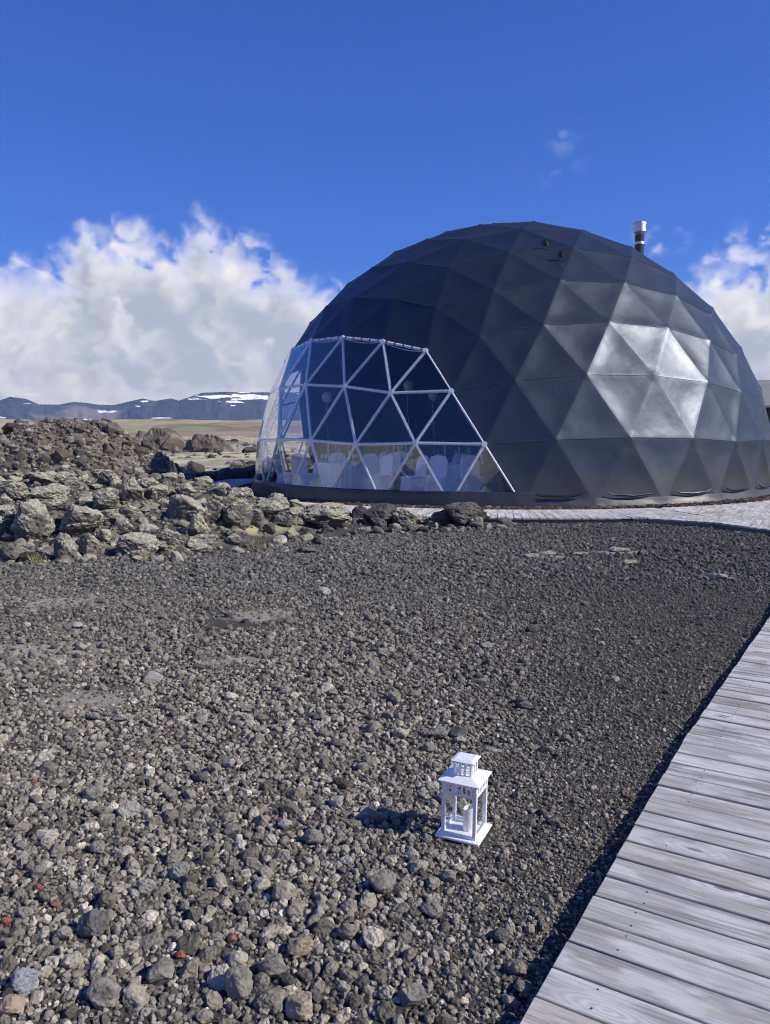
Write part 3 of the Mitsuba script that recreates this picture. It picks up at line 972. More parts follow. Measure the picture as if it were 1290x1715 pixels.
def rotations(n, r, flat=False):
    if flat:
        a = r.random(n) * 2 * np.pi
        z = 0 * a
        return np.stack([np.stack([np.cos(a), -np.sin(a), z], -1), np.stack([np.sin(a), np.cos(a), z], -1), np.stack([z, z, z + 1], -1)], 1)
    q = r.normal(size=(n, 4))
    q /= np.linalg.norm(q, axis=1, keepdims=True)
    w, x, y, z = q.T
    return np.stack([np.stack([1 - 2 * (y * y + z * z), 2 * (x * y - z * w), 2 * (x * z + y * w)], -1), np.stack([2 * (x * y + z * w), 1 - 2 * (x * x + z * z), 2 * (y * z - x * w)], -1),
                     np.stack([2 * (x * z - y * w), 2 * (y * z + x * w), 1 - 2 * (x * x + y * y)], -1)], 1)


def scatter_mesh(temps, P, rad, col, r, squash=0.78):
    """many stones as one mesh: arrays P (n,3) centres, rad (n,), col (n,3)"""
    n = len(P)
    which = r.integers(0, len(temps), n)
    VV, FF, CC, at = [], [], [], 0
    for t, m in enumerate(temps):
        i = np.nonzero(which == t)[0]
        if not len(i):
            continue
        tv, tf = m.vertices, m.faces
        Rm = rotations(len(i), r)
        sc = rad[i, None] * np.exp(r.normal(size=(len(i), 3)) * .18)
        v = np.einsum('nij,nkj->nki', Rm, tv[None] * sc[:, None])
        v[..., 2] *= squash
        v += P[i, None]
        VV.append(v.reshape(-1, 3))
        FF.append((tf[None] + (np.arange(len(i)) * len(tv))[:, None, None]).reshape(-1, 3) + at)
        CC.append(np.repeat(col[i], len(tv), 0) * (1 + .20 * r.normal(size=(len(i) * len(tv), 1))))
        at += len(i) * len(tv)
    return trimesh.Trimesh(np.vstack(VV), np.vstack(FF), process=False), np.clip(np.vstack(CC), .01, .8)


T80 = [rock(100 + k, 1, .34, 7, .12) for k in range(24)]
T320 = [rock(200 + k, 2, .26, 9, .13, .06) for k in range(20)]
T20 = [rock(300 + k, 0, .42, 3, .1) for k in range(24)]

# the bank of lava boulders along the left
BOULDERS = [(-5.36, 12.12, 0.44, 0.20), (-5.13, 12.31, 0.33, 0.16), (-4.59, 12.82, 0.44, 0.25), (-3.77, 11.56, 0.31, 0.35), (-5.51, 11.42, 0.39, 0.25), (-4.87, 11.20, 0.54, 0.33), (-4.01, 10.99, 0.37, 0.30),
            (-4.57, 9.92, 0.51, 0.46), (-4.07, 10.23, 0.57, 0.38), (-3.87, 9.22, 0.26, 0.31), (-3.66, 9.41, 0.31, 0.29), (-3.69, 10.07, 0.16, 0.15), (-3.11, 9.58, 0.51, 0.26), (-4.48, 9.15, 0.26, 0.20),
            (-6.51, 13.69, 0.32, 0.22), (-5.12, 13.11, 0.21, 0.17), (-4.99, 10.22, 0.24, 0.20), (-2.87, 11.10, 0.61, 0.38), (-2.57, 10.55, 0.30, 0.25), (-2.21, 11.27, 0.50, 0.38), (-2.54, 11.13, 0.30, 0.30),
            (-1.97, 11.67, 0.32, 0.21), (-1.76, 12.19, 0.55, 0.33), (-1.55, 13.30, 0.26, 0.19), (-1.42, 14.2, 0.25, 0.17), (-2.38, 9.89, 0.41, 0.21), (-2.76, 9.79, 0.40, 0.26), (-1.59, 11.98, 0.32, 0.19),
            (-3.55, 12.03, 0.30, 0.21), (-3.18, 12.26, 0.33, 0.20), (-2.07, 10.51, 0.21, 0.13), (-1.72, 11.36, 0.21, 0.14), (-0.93, 12.55, 0.85, 0.37), (-0.50, 14.15, 0.34, 0.27), (-0.09, 13.30, 0.62, 0.36),
            (0.33, 13.15, 0.42, 0.31), (0.64, 13.5, 0.28, 0.19), (1.41, 13.25, 0.74, 0.40), (1.00, 13.3, 0.40, 0.30), (1.55, 12.95, 0.27, 0.18), (2.08, 13.38, 0.28, 0.14), (-0.96, 10.94, 0.15, 0.11),
            (-1.02, 9.85, 0.25, 0.08), (-0.75, 14.2, 0.33, 0.19), (-1.05, 14.1, 0.38, 0.19)]
BL = {0: 'flat pale topped lava slab at the back of the left boulder bank', 2: 'broad lava boulder crowning the bank just left of its highest gap', 3: 'upright lava boulder with one black shaded side on the bank top',
      5: 'large sloping boulder with a pale yellow lichen top', 6: 'rounded grey boulder beside the sloping lichen topped one', 7: 'big craggy dark boulder low on the left of the bank', 8: 'large pale lumpy boulder right of the craggy dark one',
      9: 'block with a pale top and a black front at the foot of the bank', 10: 'squarish grey block standing at the foot of the bank', 12: 'broad low boulder at the bank foot right of the squarish block',
      17: 'long tilted slab with a dark overhung left end', 18: 'small pale boulder in front of the long tilted slab', 19: 'large pale knobbly boulder right of the long tilted slab', 22: 'craggy boulder at the right shoulder of the bank below the dome edge',
      25: 'low grey boulder at the gravel edge left of the yellow moss', 26: 'low pale boulder at the bank foot below the tilted slab', 32: 'wide flat pale yellow mound of lava before the dome skirt', 34: 'dark lava boulder before the walkway left of the largest gap',
      35: 'lumpy boulder between the two dark boulders by the walkway', 37: 'largest dark lava boulder at the right end of the bank by the walkway', 38: 'dark boulder leaning against the left of the largest end boulder', 39: 'small pale block at the foot of the largest end boulder',
      40: 'small lone lava rock on the gravel edge right of the bank end', 41: 'small dark rock lying on the gravel below the yellow mound', 42: 'flat dark stone lying on the gravel away from the bank'}


def bank_zone(x, y, w, h):
    s = y - float(front(x))
    d = 'at the foot of' if s < .9 else ('midway up' if s < 2.3 else 'along the crest of')
    e = 'at the far left' if x < -4.6 else ('left of centre' if x < -3 else ('right of centre' if x < -1.4 else 'near the dome'))
    a = ('small' if w < .2 else ('middling' if w < .3 else 'sizeable')) + (' low' if h / w < .56 else (' blocky' if h / w < .68 else ' upright'))
    return f'{a} lava boulder {d} the bank {e}', f'{a} lava boulders {d} the bank {e}'


def stone_zone(kind, x, y, w, h):
    d = 'near the bottom edge' if y < 2.35 else ('level with the lantern' if y < 3.2 else ('some way behind the lantern' if y < 4.6 else 'far behind the lantern'))
    e = 'at far left' if x / y < -.3 else ('left of centre' if x / y < -.05 else 'by the boardwalk side')
    a = ('small' if w < .055 else ('medium' if w < .075 else 'large')) + (' flat' if h / w < .7 else ' lumpy')
    return f'{a} {kind} stone in gravel {d} {e}', f'{a} {kind} stones in the gravel {d} {e}'


def boulder(k, x, y, w, h, lab, grp=None, mat='m_rock', sub=4, sink=.22, zt=None):
    m = rock(1000 + k * 7, sub, .28, 16, .10, .05)
    r = np.random.default_rng(k)
    m.apply_transform(trimesh.transformations.rotation_matrix(r.random() * 6.28, [0, 0, 1]))
    e = m.extents
    m.apply_scale([w / e[0], (w * r.uniform(.75, 1.0)) / e[1], h * (1 + sink) / e[2]])
    lo = m.bounds[0][2]
    z = float(ground_z(x, y))
    m.apply_translation([x, y, z - lo - h * sink])
    put('lava_boulder', m, mat, smooth=False, label=lab, cat='boulder', group=grp)
    return m


for k, (x, y, w, h) in enumerate(BOULDERS):
    dark = k in (34, 37, 38, 41, 42, 40, 24, 33, 43, 44)
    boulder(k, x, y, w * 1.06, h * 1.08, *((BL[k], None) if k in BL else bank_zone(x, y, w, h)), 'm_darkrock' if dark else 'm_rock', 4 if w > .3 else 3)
taken = np.array([(b[0], b[1]) for b in BOULDERS])
tr = np.array([b[2] * .5 for b in BOULDERS])
r5 = np.random.default_rng(55)
made = 0
for _ in range(6000):
    x, y = r5.uniform(-8.5, 1.6), r5.uniform(8.9, 17)
    s_ = y - float(front(x))
    rd = math.hypot(x - DC[0], y - DC[1])
    if s_ < .15 or s_ > 5.2 or rd < ROUT + .25 or (x > -1.5 and s_ > 2.8) or abs(x) > 0.62 * y:
        continue
    w = r5.uniform(.14, .38) * (1 if x < -1 else .75)
    if len(taken) and (np.hypot(taken[:, 0] - x, taken[:, 1] - y) < (tr + w * .5) * .78).any():
        continue
    taken = np.vstack([taken, [x, y]])
    tr = np.append(tr, w * .5)
    h = w * r5.uniform(.45, .75)
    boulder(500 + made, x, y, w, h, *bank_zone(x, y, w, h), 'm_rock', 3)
    made += 1
    if made > 110:
        break
# rocks in the dome's shade beyond the walkway, and a lone lava pillar
for k, (px_, d, w, h) in enumerate([(-6.35, 24.6, .75, .42), (-5.95, 25.5, .8, .40), (-5.55, 26.3, .75, .46), (-5.2, 27.0, .8, .42), (-4.85, 27.6, .7, .50), (-6.7, 25.6, .5, .3)]):
    boulder(800 + k, px_, d, w, h, 'black lava rock in the shade of the dome left of the window', 'dark rocks behind the left walkway', 'm_darkrock', 3, .55)
m = rock(4242, 3, .25, 8, .1)
m.apply_scale([.17, .17, .50])
m.apply_translation([-5.36, 19.5, .36])
put('lava_pillar', m, 'm_darkrock', label='narrow upright pillar of black lava standing alone behind the boulder bank', cat='lava pillar')

# mound of dark scree and two crags behind the bank
def mound(x0, y0, rx, ry, H, seed, n=110, sharp=1.0, rough=.35):
    th = np.linspace(0, 2 * np.pi, n * 2, endpoint=False)
    rr_ = np.linspace(0, 1, n) ** .8
    Tt, Rr = np.meshgrid(th, rr_)
    x, y = x0 + rx * Rr * np.cos(Tt), y0 + ry * Rr * np.sin(Tt)
    p = np.stack([x, y, 0 * x], -1)
    sh = (1 - Rr ** 2) ** (1.15 * sharp)
    nz = 1 - 2 * np.abs(fbm(p * (1.1 / max(H, 1)) * (1.0 if H < 2.2 and n > 100 else 2.4), 5, seed) - .5)
    f2 = fbm(p * 3.4, 4, seed + 5)
    z = ground_z(x, y) - .12 + H * sh * (1 - rough + rough * 1.35 * nz) + .34 * (f2 - .5) * sst(0, .25, sh)
    return grid_mesh(x, y, z, True)


sm = thing('scree_mound', 'broad mound of dark brown lava scree behind the boulder bank', 'scree mound')
put('slope', mound(-9.55, 23.2, 4.3, 3.6, 2.0, 61, 150), 'm_scree', sm, smooth=False)
for k, (x0, y0, rx, ry, H, lab) in enumerate([(-20.2, 70, 3.1, 2.4, 2.3, 'taller craggy lava outcrop on the plain behind the scree mound'), (-16.0, 70, 2.3, 2.0, 1.6, 'smaller craggy lava outcrop just right of the taller one'), (-18.4, 72, 2.6, 1.6, .95, 'low lava ridge on the plain between the two craggy outcrops'), (-23.5, 68, 3.6, 2.0, 1.5, 'long low lava ridge left of the taller outcrop, half hidden by the scree mound')]):
    o = thing('lava_outcrop', lab, 'outcrop')
    put('crag', mound(x0, y0, rx, ry, H, 71 + k, 70, 1.0, .42), 'm_scree', o, smooth=False)
    r8 = np.random.default_rng(90 + k)
    n = 380
    a_, q = r8.random(n) * 6.28, np.sqrt(r8.random(n))
    x, y = x0 + rx * .9 * q * np.cos(a_), y0 + ry * .9 * q * np.sin(a_)
    z = ground_z(x, y) + H * (1 - q ** 2) ** 1.15 * .78 - .1
    mm, col = scatter_mesh(T80, np.stack([x, y, z], -1), np.clip(np.exp(r8.normal(size=n) * .5) * .24, .1, .75), np.full((n, 3), .1), r8, 1)
    put('loose_blocks', mm, 'm_scree', o, kind='stuff')


def mound_z(x, y):
    q = ((x + 9.55) / 4.3) ** 2 + ((y - 23.2) / 3.6) ** 2
    p = np.stack([x, y, 0 * x], -1)
    sh = np.clip(1 - q, 0, 1) ** 1.15
    nz = 1 - 2 * np.abs(fbm(p * (1.1 / 2.0), 5, 61) - .5)
    return ground_z(x, y) - .12 + 2.0 * sh * (1 - .35 + .35 * 1.35 * nz) + .34 * (fbm(p * 3.4, 4, 66) - .5) * sst(0, .25, sh)


r8 = np.random.default_rng(81)
n = 12000
a_, q = r8.random(n) * 6.28, np.sqrt(r8.random(n)) * 1.0
x, y = -9.55 + 4.3 * q * np.cos(a_), 23.2 + 3.6 * q * np.sin(a_)
rad = np.exp(r8.normal(size=n) * .55) * .034
tone = r8.random((n, 1))
col = np.where(tone < .35, [[.29, .265, .22]], [[.16, .132, .108]]) * np.exp(r8.normal(size=(n, 1)) * .25)
mm, col = scatter_mesh(T20, np.stack([x, y, mound_z(x, y) + rad * .3], -1), rad, col, r8)
put('rubble', mm, 'm_gravel', sm, kind='stuff', color=col)
r8 = np.random.default_rng(82)
for k in range(22):
    a_, q = r8.uniform(3.3, 6.1), math.sqrt(r8.random()) * .95
    x, y = -9.55 + 4.3 * q * math.cos(a_), 23.2 + 3.6 * q * math.sin(a_)
    m = rock(6000 + k, 2, .22, 9, .08)
    m.apply_scale(r8.uniform(.09, .22))
    m.apply_translation([x, y, float(mound_z(np.array(x), np.array(y))) + .03])
    put('block', m, 'm_darkrock', sm)

# dark stones strewn over the mossy plain
r8 = np.random.default_rng(87)
n = 1500
y = np.exp(r8.uniform(np.log(26), np.log(170), n))
x = y * r8.uniform(-.62, .02, n)
ok = (np.hypot(x - DC[0], y - DC[1]) > 11) & (fbm(np.stack([x, y, 0 * x], -1) * .09, 3, 45) > .47)
x, y = x[ok], y[ok]
rad = np.clip(np.exp(r8.normal(size=len(x)) * .6) * .13, .05, .55)
mm, col = scatter_mesh(T80, np.stack([x, y, ground_z(x, y) + rad * .15], -1), rad, np.where(r8.random((len(x), 1)) < .3, [[.22, .20, .16]], [[.085, .075, .066]]), r8, .7)
put('plain_stones', mm, 'm_gravel', color=col, kind='stuff', label='dark lava stones strewn over the mossy plain')

# rubble between the boulders
r8 = np.random.default_rng(83)
n = 15000
x, y = r8.uniform(-9.5, 2.3, n), r8.uniform(8.6, 17, n)
s_ = y - front(x)
rd = np.hypot(x - DC[0], y - DC[1])
ok = (s_ > -.12) & (s_ < 6) & (rd > ROUT + .1) & (np.abs(x) < .64 * y) & ((x < -2.4) | (x > .2) | (s_ > 1.4) | (r8.random(n) < .14))
x, y = x[ok], y[ok]
n = len(x)
rad = np.exp(r8.normal(size=n) * .5) * .034
rad = np.clip(rad, .01, .11)
tone = r8.random((n, 1))
col = np.where(tone < .45, [[.28, .255, .20]], np.where(tone < .80, [[.165, .148, .125]], [[.07, .063, .058]])) * np.exp(r8.normal(size=(n, 1)) * .2)
bigr = rad > .05
mm, cc_ = scatter_mesh(T80, np.stack([x, y, ground_z(x, y) + rad * .25], -1)[bigr], rad[bigr], col[bigr], r8)
put('lava_rubble', mm, 'm_gravel', color=cc_, kind='stuff', label='broken lava rubble filling the gaps between the boulders')
mm, cc_ = scatter_mesh(T20, np.stack([x, y, ground_z(x, y) + rad * .25], -1)[~bigr], rad[~bigr], col[~bigr], r8)
put('lava_chips', mm, 'm_gravel', color=cc_, kind='stuff', label='small lava chips scattered through the boulder bank')

# stones one can pick out in the gravel
STONES = [('tan', -0.26, 2.11, 0.092, 0.068), ('tan', -0.23, 1.88, 0.104, 0.067), ('pink', -0.99, 1.88, 0.080, 0.061), ('cream', -1.27, 2.74, 0.093, 0.061), ('cream', -0.54, 2.70, 0.058, 0.035), ('cream', -0.90, 4.31, 0.107, 0.064),
          ('pale', -0.59, 7.12, 0.191, 0.091), ('blue', -0.99, 1.97, 0.090, 0.074), ('grey', -0.02, 2.43, 0.114, 0.079), ('grey', -0.41, 1.95, 0.096, 0.107), ('dark', -0.89, 2.19, 0.108, 0.101), ('dark', -0.81, 3.23, 0.084, 0.066),
          ('pale', -1.03, 2.93, 0.111, 0.076), ('dark', 0.36, 3.71, 0.111, 0.072), ('grey', 0.26, 3.71, 0.105, 0.067), ('pale', -0.71, 2.50, 0.083, 0.075), ('grey', 0.06, 1.91, 0.086, 0.057), ('grey', 0.14, 2.28, 0.084, 0.057),
          ('grey', -0.32, 2.03, 0.090, 0.070), ('dark', 0.34, 2.16, 0.061, 0.048), ('grey', -1.19, 2.63, 0.075, 0.054), ('grey', -0.20, 5.41, 0.112, 0.070), ('pale', -1.44, 4.61, 0.171, 0.063), ('pale', -1.42, 3.98, 0.090, 0.050),
          ('grey', -1.29, 5.15, 0.102, 0.061), ('pale', -2.44, 5.91, 0.152, 0.073), ('grey', -0.46, 6.79, 0.129, 0.068), ('dark', 1.11, 5.71, 0.120, 0.075), ('pale', 0.70, 5.25, 0.102, 0.061), ('grey', 0.04, 4.25, 0.104, 0.069),
          ('grey', -0.82, 5.13, 0.108, 0.060), ('grey', -1.23, 3.08, 0.112, 0.075), ('grey', -0.28, 2.73, 0.087, 0.065), ('pale', -0.80, 2.42, 0.073, 0.061), ('grey', -0.12, 2.18, 0.081, 0.062), ('dark', 0.64, 2.84, 0.061, 0.041),
          ('grey', -0.63, 2.00, 0.099, 0.071), ('grey', -0.76, 1.93, 0.118, 0.071), ('red', -1.18, 2.24, 0.036, 0.029), ('red', -0.60, 2.09, 0.037, 0.026), ('red', -1.16, 2.42, 0.038, 0.030)]
SL = {0: 'tan stone above the bottom edge left of centre, upper of the two tan stones', 1: 'tan stone cut by the bottom edge of the picture left of centre', 2: 'pinkish tan stone in the bottom left corner', 3: 'bright cream stone near the left edge on the gravel',
      4: 'small cream stone level with the foot of the lantern to its left', 5: 'cream stone in the open gravel far left above the lantern height', 6: 'pale stone lying alone in the far gravel before the dome window', 7: 'bluish white stone near the bottom left corner',
      8: 'large grey stone casting a shadow below and left of the lantern', 9: 'tall grey stone with a deep shadow near the bottom edge', 10: 'blackish porous stone in the lower left gravel', 11: 'dark rounded stone left of the lantern shadow',
      12: 'pale blocky stone in the gravel at the left, above the dark porous one', 13: 'dark stone directly behind the lantern, right one of the pair', 14: 'grey stone directly behind the lantern, left one of the pair', 22: 'flat pale dusty stone in the worn patch at far left',
      25: 'flat pale stone at the far left before the boulder bank', 27: 'dark stone in the fine gravel right of centre before the pale patch', 38: 'small red scoria pebble at the left edge', 39: 'small red scoria pebble right of the dark porous stone', 40: 'small red scoria pebble above the left edge one'}
stone_xy, stone_r = [], []


def loose(kind, x, y, w, h, seed, lab, grp=None):
    m = rock(seed, 3, .22, 10, .09, .045)
    e = m.extents
    m.apply_transform(trimesh.transformations.rotation_matrix(seed * 1.7, [0, 0, 1]))
    m.apply_scale([w / e[0], w * .85 / e[1], h / e[2]])
    m.apply_translation([x, y, float(ground_z(x, y)) + h * .30])
    put('loose_stone', m, 'm_stone_' + kind, smooth=55, label=lab, cat='stone', group=grp)
    stone_xy.append((x, y))
    stone_r.append(w * .5)


word = {'tan': 'tan', 'pink': 'pinkish', 'cream': 'cream', 'pale': 'pale grey', 'blue': 'bluish', 'grey': 'mid grey', 'dark': 'dark grey', 'red': 'red'}
for k, (kind, x, y, w, h) in enumerate(STONES):
    loose(kind, x, y, w * .84, h * .88, 7000 + k, *((SL[k], None) if k in SL else stone_zone(word[kind], x, y, w, h)))
r9 = np.random.default_rng(91)
made = 0
while made < 130:
    u = r9.random() ** .7
    y = 1.95 + 5.0 * u
    x = r9.uniform(-.56 * y - .05, .45 * y)
    ex = np.interp(y, EDGE[:, 1], EDGE[:, 0])
    if x > ex - .35 - .1 * y * r9.random() or (abs(x - .28) < .26 and abs(y - 2.8) < .3):
        continue
    w = r9.uniform(.040, .062) * (1 + .08 * (y - 2))
    if x > 0.2 * y:
        w *= .75
    if (np.hypot(np.array(stone_xy)[:, 0] - x, np.array(stone_xy)[:, 1] - y) < np.array(stone_r) + w * .6).any():
        continue
    kind = r9.choice(['grey', 'grey', 'grey', 'dark', 'pale'])
    h = w * r9.uniform(.6, .85)
    loose(kind, x, y, w, h, 7500 + made, *stone_zone(word[kind], x, y, w, h))
    made += 1
# flat slabs and the pale worn patch before the walkway
for k, (x, y, w, h, lab) in enumerate([(3.38, 7.69, .26, .09, 'flat pale slab lying in the fine gravel at the right'), (1.75, 9.2, .26, .09, 'pale flat stone at the left of the worn mossy patch'), (2.45, 9.55, .20, .06, 'pale flat stone in the middle of the worn mossy patch'),
                                     (3.0, 9.8, .28, .07, 'pale flat stone at the right end of the worn mossy patch'), (2.05, 9.6, .22, .06, 'pale flat stone at the back of the worn mossy patch'), (2.8, 8.75, .22, .06, 'small pale flat stone in front of the worn mossy patch')]):
    m = rock(8100 + k, 3, .2, 10, .07)
    e = m.extents
    m.apply_scale([w / e[0], w * .8 / e[1], h / e[2]])
    m.apply_translation([x, y, float(ground_z(x, y)) + h * .18])
    put('flat_stone', m, 'm_rock', smooth=False, label=lab, cat='stone')
    stone_xy.append((x, y))
    stone_r.append(w * .45)

# the gravel itself
stone_xy, stone_r = np.array(stone_xy), np.array(stone_r)


def dirtness(x, y):
    p = np.stack([x, y, 0 * x], -1)
    g = fbm(p * .8 + [0, 0, .24], 4, 40)
    d = sst(.56, .70, g) * sst(7.5, 6.0, y) * sst(1.0, -.5, x) * sst(3.4, 4.4, y)
    for (a, b, sx, sy) in DIRT:
        d = np.maximum(d, .9 * np.exp(-((x - a) / sx) ** 2 - ((y - b) / sy) ** 2))
    return d


def gravel_points(n, y0, y1, r, power=1.0):
    y = np.sqrt(r.uniform(y0 ** 2, y1 ** 2, n))
    x = r.uniform(-.60, .60, n) * (y + .25)
    ex = np.interp(y, EDGE[:, 1], EDGE[:, 0])
    rd = np.hypot(x - DC[0], y - DC[1])
    ok = (x < ex + .12) & (rd > ROUT + .02) & (y < front(x) + .25 + 9 * (x > 2.2))
    ok &= ~region.buffer(-.05).contains(sg.MultiPoint([])) if False else ok
    return x[ok], y[ok]


def gravel_color(x, y, r, big):
    n = len(x)
    p = np.stack([x, y, 0 * x], -1)
    t = r.random((n, 1))
    warm = np.clip(.5 + .9 * (fbm(p * .7, 3, 50) - .5) + .28 * (r.random(n) - .5), 0, 1)[:, None]
    cool = sst(5.0, 8.0, y)[:, None] * .8
    base = np.array([[.30, .266, .216]]) * warm + np.array([[.205, .184, .154]]) * (1 - warm)
    base = base * (1 - cool) + np.array([[.185, .176, .160]]) * cool
    far = sst(3.2, 6.0, y)[:, None]
    base = base * np.exp(r.normal(size=(n, 1)) * (.36 - .14 * far)) * (1 - .12 * far)
    base = np.where(t < .06 * (1 - .75 * far), np.array([[.38, .345, .275]]), base)
    base = np.where((~big) & (t > .07) & (t < .07 + .01 * (1 - .8 * far)), np.array([[.50, .45, .35]]), base)
    base = np.where((~big) & (t > .085) & (t < .085 + .007 * (1 - far)), np.array([[.24, .115, .10]]), base)
    base = np.where((t > .10) & (t < .22), base * .55, base)
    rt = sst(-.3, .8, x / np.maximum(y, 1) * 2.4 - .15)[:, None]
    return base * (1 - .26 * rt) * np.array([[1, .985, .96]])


def relax_drop(x, y, rad, kept_xy, kept_r, f):
    """drop stones that would sink too deep into already kept ones"""
    if len(kept_xy) == 0:
        return np.ones(len(x), bool)
    tree = cKDTree(kept_xy)
    ok = np.ones(len(x), bool)
    d, i = tree.query(np.stack([x, y], -1), k=min(4, len(kept_xy)))
    if d.ndim == 1:
        d, i = d[:, None], i[:, None]
    return (d > (np.array(kept_r)[i] + rad[:, None]) * f).all(1)


def self_thin(x, y, rad, f):
    tree = cKDTree(np.stack([x, y], -1))
    pairs = tree.query_pairs(2 * rad.max() * f, output_type='ndarray')
    d = np.hypot(x[pairs[:, 0]] - x[pairs[:, 1]], y[pairs[:, 0]] - y[pairs[:, 1]])
    bad = pairs[d < (rad[pairs[:, 0]] + rad[pairs[:, 1]]) * f]
    alive = np.ones(len(x), bool)
    for a, b in bad:
        if alive[a] and alive[b]:
            alive[b] = False
    return alive


rg = np.random.default_rng(777)
kept_xy, kept_r = stone_xy.copy(), stone_r.copy()
layers = []
#        n candidates, y range, radius median, sigma, templates, thin factor, lift
for (n, y0, y1, med, sg_, lo, hi, temps, f) in [(380, 1.55, 3.2, .022, .2, .019, .034, T320, .82), (1900, 1.55, 6.5, .0205, .24, .016, .034, T320, .80), (15000, 1.55, 4.6, .0118, .25, .0085, .0175, T80, .76), (70000, 1.55, 3.6, .0062, .28, .004, .010, T20, .70),
                                                (16000, 4.6, 7.6, .0140, .30, .010, .026, T20, .76), (62000, 3.6, 7.5, .0088, .34, .006, .020, T20, .70), (70000, 7.4, 13.6, .0145, .34, .009, .032, T20, .70)]:
    x, y = gravel_points(n, y0, y1, rg)
    rad = np.clip(np.exp(rg.normal(size=len(x)) * sg_) * med, lo, hi)
    fine_side = sst(.05, .42, x / y)            # finer by the boardwalk
    fine_side = np.maximum(sst(-.04, .34, x / y + .10 * (noise(np.stack([x * 1.5, y * 1.5, 0 * x], -1), 8) - .5)), 0)
    rad *= 1 - .36 * fine_side * sst(8.5, 6, y)
    keep = rg.random(len(x)) > np.maximum(dirtness(x, y) * .97, (fine_side * .88 if med > .018 else 0))
    x, y, rad = x[keep], y[keep], rad[keep]
    o = np.argsort(-rad)
    x, y, rad = x[o], y[o], rad[o]
    a = self_thin(x, y, rad, f)
    x, y, rad = x[a], y[a], rad[a]
    a = relax_drop(x, y, rad, kept_xy, kept_r, f)
    a &= ~((np.abs(x - .29) < .125) & (np.abs(y - 2.785) < .13))
    x, y, rad = x[a], y[a], rad[a]
    kept_xy = np.vstack([kept_xy, np.stack([x, y], -1)])
    kept_r = np.append(kept_r, rad)
    if med < .007:
        gx, gy = rg.uniform(.13, .45, 900), rg.uniform(2.62, 2.95, 900)
        out = (np.abs(gx - .29) > .088) | (np.abs(gy - 2.79) > .088)
        gx, gy = gx[out], gy[out]
        x, y, rad = np.append(x, gx), np.append(y, gy), np.append(rad, rg.uniform(.003, .006, len(gx)))
    P = np.stack([x, y, ground_z(x, y) + rad * rg.uniform(-.15, .55, len(x))], -1)
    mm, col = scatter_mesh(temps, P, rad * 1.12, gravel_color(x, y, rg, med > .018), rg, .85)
    layers.append((mm, col))
mm = cat_mesh([m for m, _ in layers])
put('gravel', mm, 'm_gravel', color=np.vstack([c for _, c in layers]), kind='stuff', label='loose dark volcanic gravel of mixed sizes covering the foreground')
print('gravel', len(kept_r), len(mm.faces))

# red brown scoria strip at the foot of the dome
r8 = np.random.default_rng(84)
n = 9000
aa, q = np.radians(r8.uniform(215, 335, n)), r8.uniform(DR + .06, RIN + .02, n)
x, y = DC[0] + q * np.cos(aa), DC[1] + q * np.sin(aa)
rad = np.clip(np.exp(r8.normal(size=n) * .3) * .022, .01, .05)
t = r8.random((n, 1))
col = np.where(t < .5, [[.105, .058, .045]], np.where(t < .85, [[.06, .05, .048]], [[.20, .16, .13]])) * np.exp(r8.normal(size=(n, 1)) * .25)
mm, col = scatter_mesh(T20, np.stack([x, y, -.07 + .03 * np.sin((q - DR) / (RIN - DR) * 3.1) + rad * .5], -1), rad, col, r8)
put('scoria_strip', mm, 'm_gravel', color=col, kind='stuff', label='strip of red brown scoria between the dome skirt and the walkway')
aa = np.radians(np.linspace(140, 345, 200))
G = np.stack([np.stack([DC[0] + r * np.cos(aa), DC[1] + r * np.sin(aa), 0 * aa + z], -1) for r, z in ((DR - .1, -.075), (DR + .25, -.05), (RIN + .02, -.085))], 1)
M('m_scoriabed', base_color=(.055, .04, .035), roughness=.95)
put('scoria_bed', grid_mesh(G[..., 0], G[..., 1], G[..., 2]), 'm_scoriabed', kind='structure', label='dark scoria bed round the dome foot')

# dry grass tufts at the foot of the bank
r8 = np.random.default_rng(85)
for (x, y, lab) in [(-4.15, 9.05, 'dry yellow grass tuft at the bank foot beside the block with a black front'), (-2.95, 9.33, 'dry grass tuft at the foot of the bank right of the squarish grey block'), (-1.75, 10.5, 'dry yellow tuft beside the low boulder at the gravel edge')]:
    ms = []
    for _ in range(70):
        a_, l = r8.random() * 6.28, r8.uniform(.05, .14)
        b0 = np.array([x + r8.normal() * .05, y + r8.normal() * .05, 0])
        b0[2] = float(ground_z(b0[0], b0[1])) - .01
        o = np.array([math.cos(a_), math.sin(a_), 0])
        pts = [b0, b0 + o * l * .25 + [0, 0, l * .7], b0 + o * l * .7 + [0, 0, l]]
        sd = np.array([-o[1], o[0], 0]) * .0035
        vv = np.array([pts[0] - sd, pts[0] + sd, pts[1] - sd * .8, pts[1] + sd * .8, pts[2]])
        ms.append(trimesh.Trimesh(vv, [[0, 1, 3], [0, 3, 2], [2, 3, 4]], process=False))
    put('grass_tuft', cat_mesh(ms), 'm_drygrass', label=lab, cat='grass tuft')

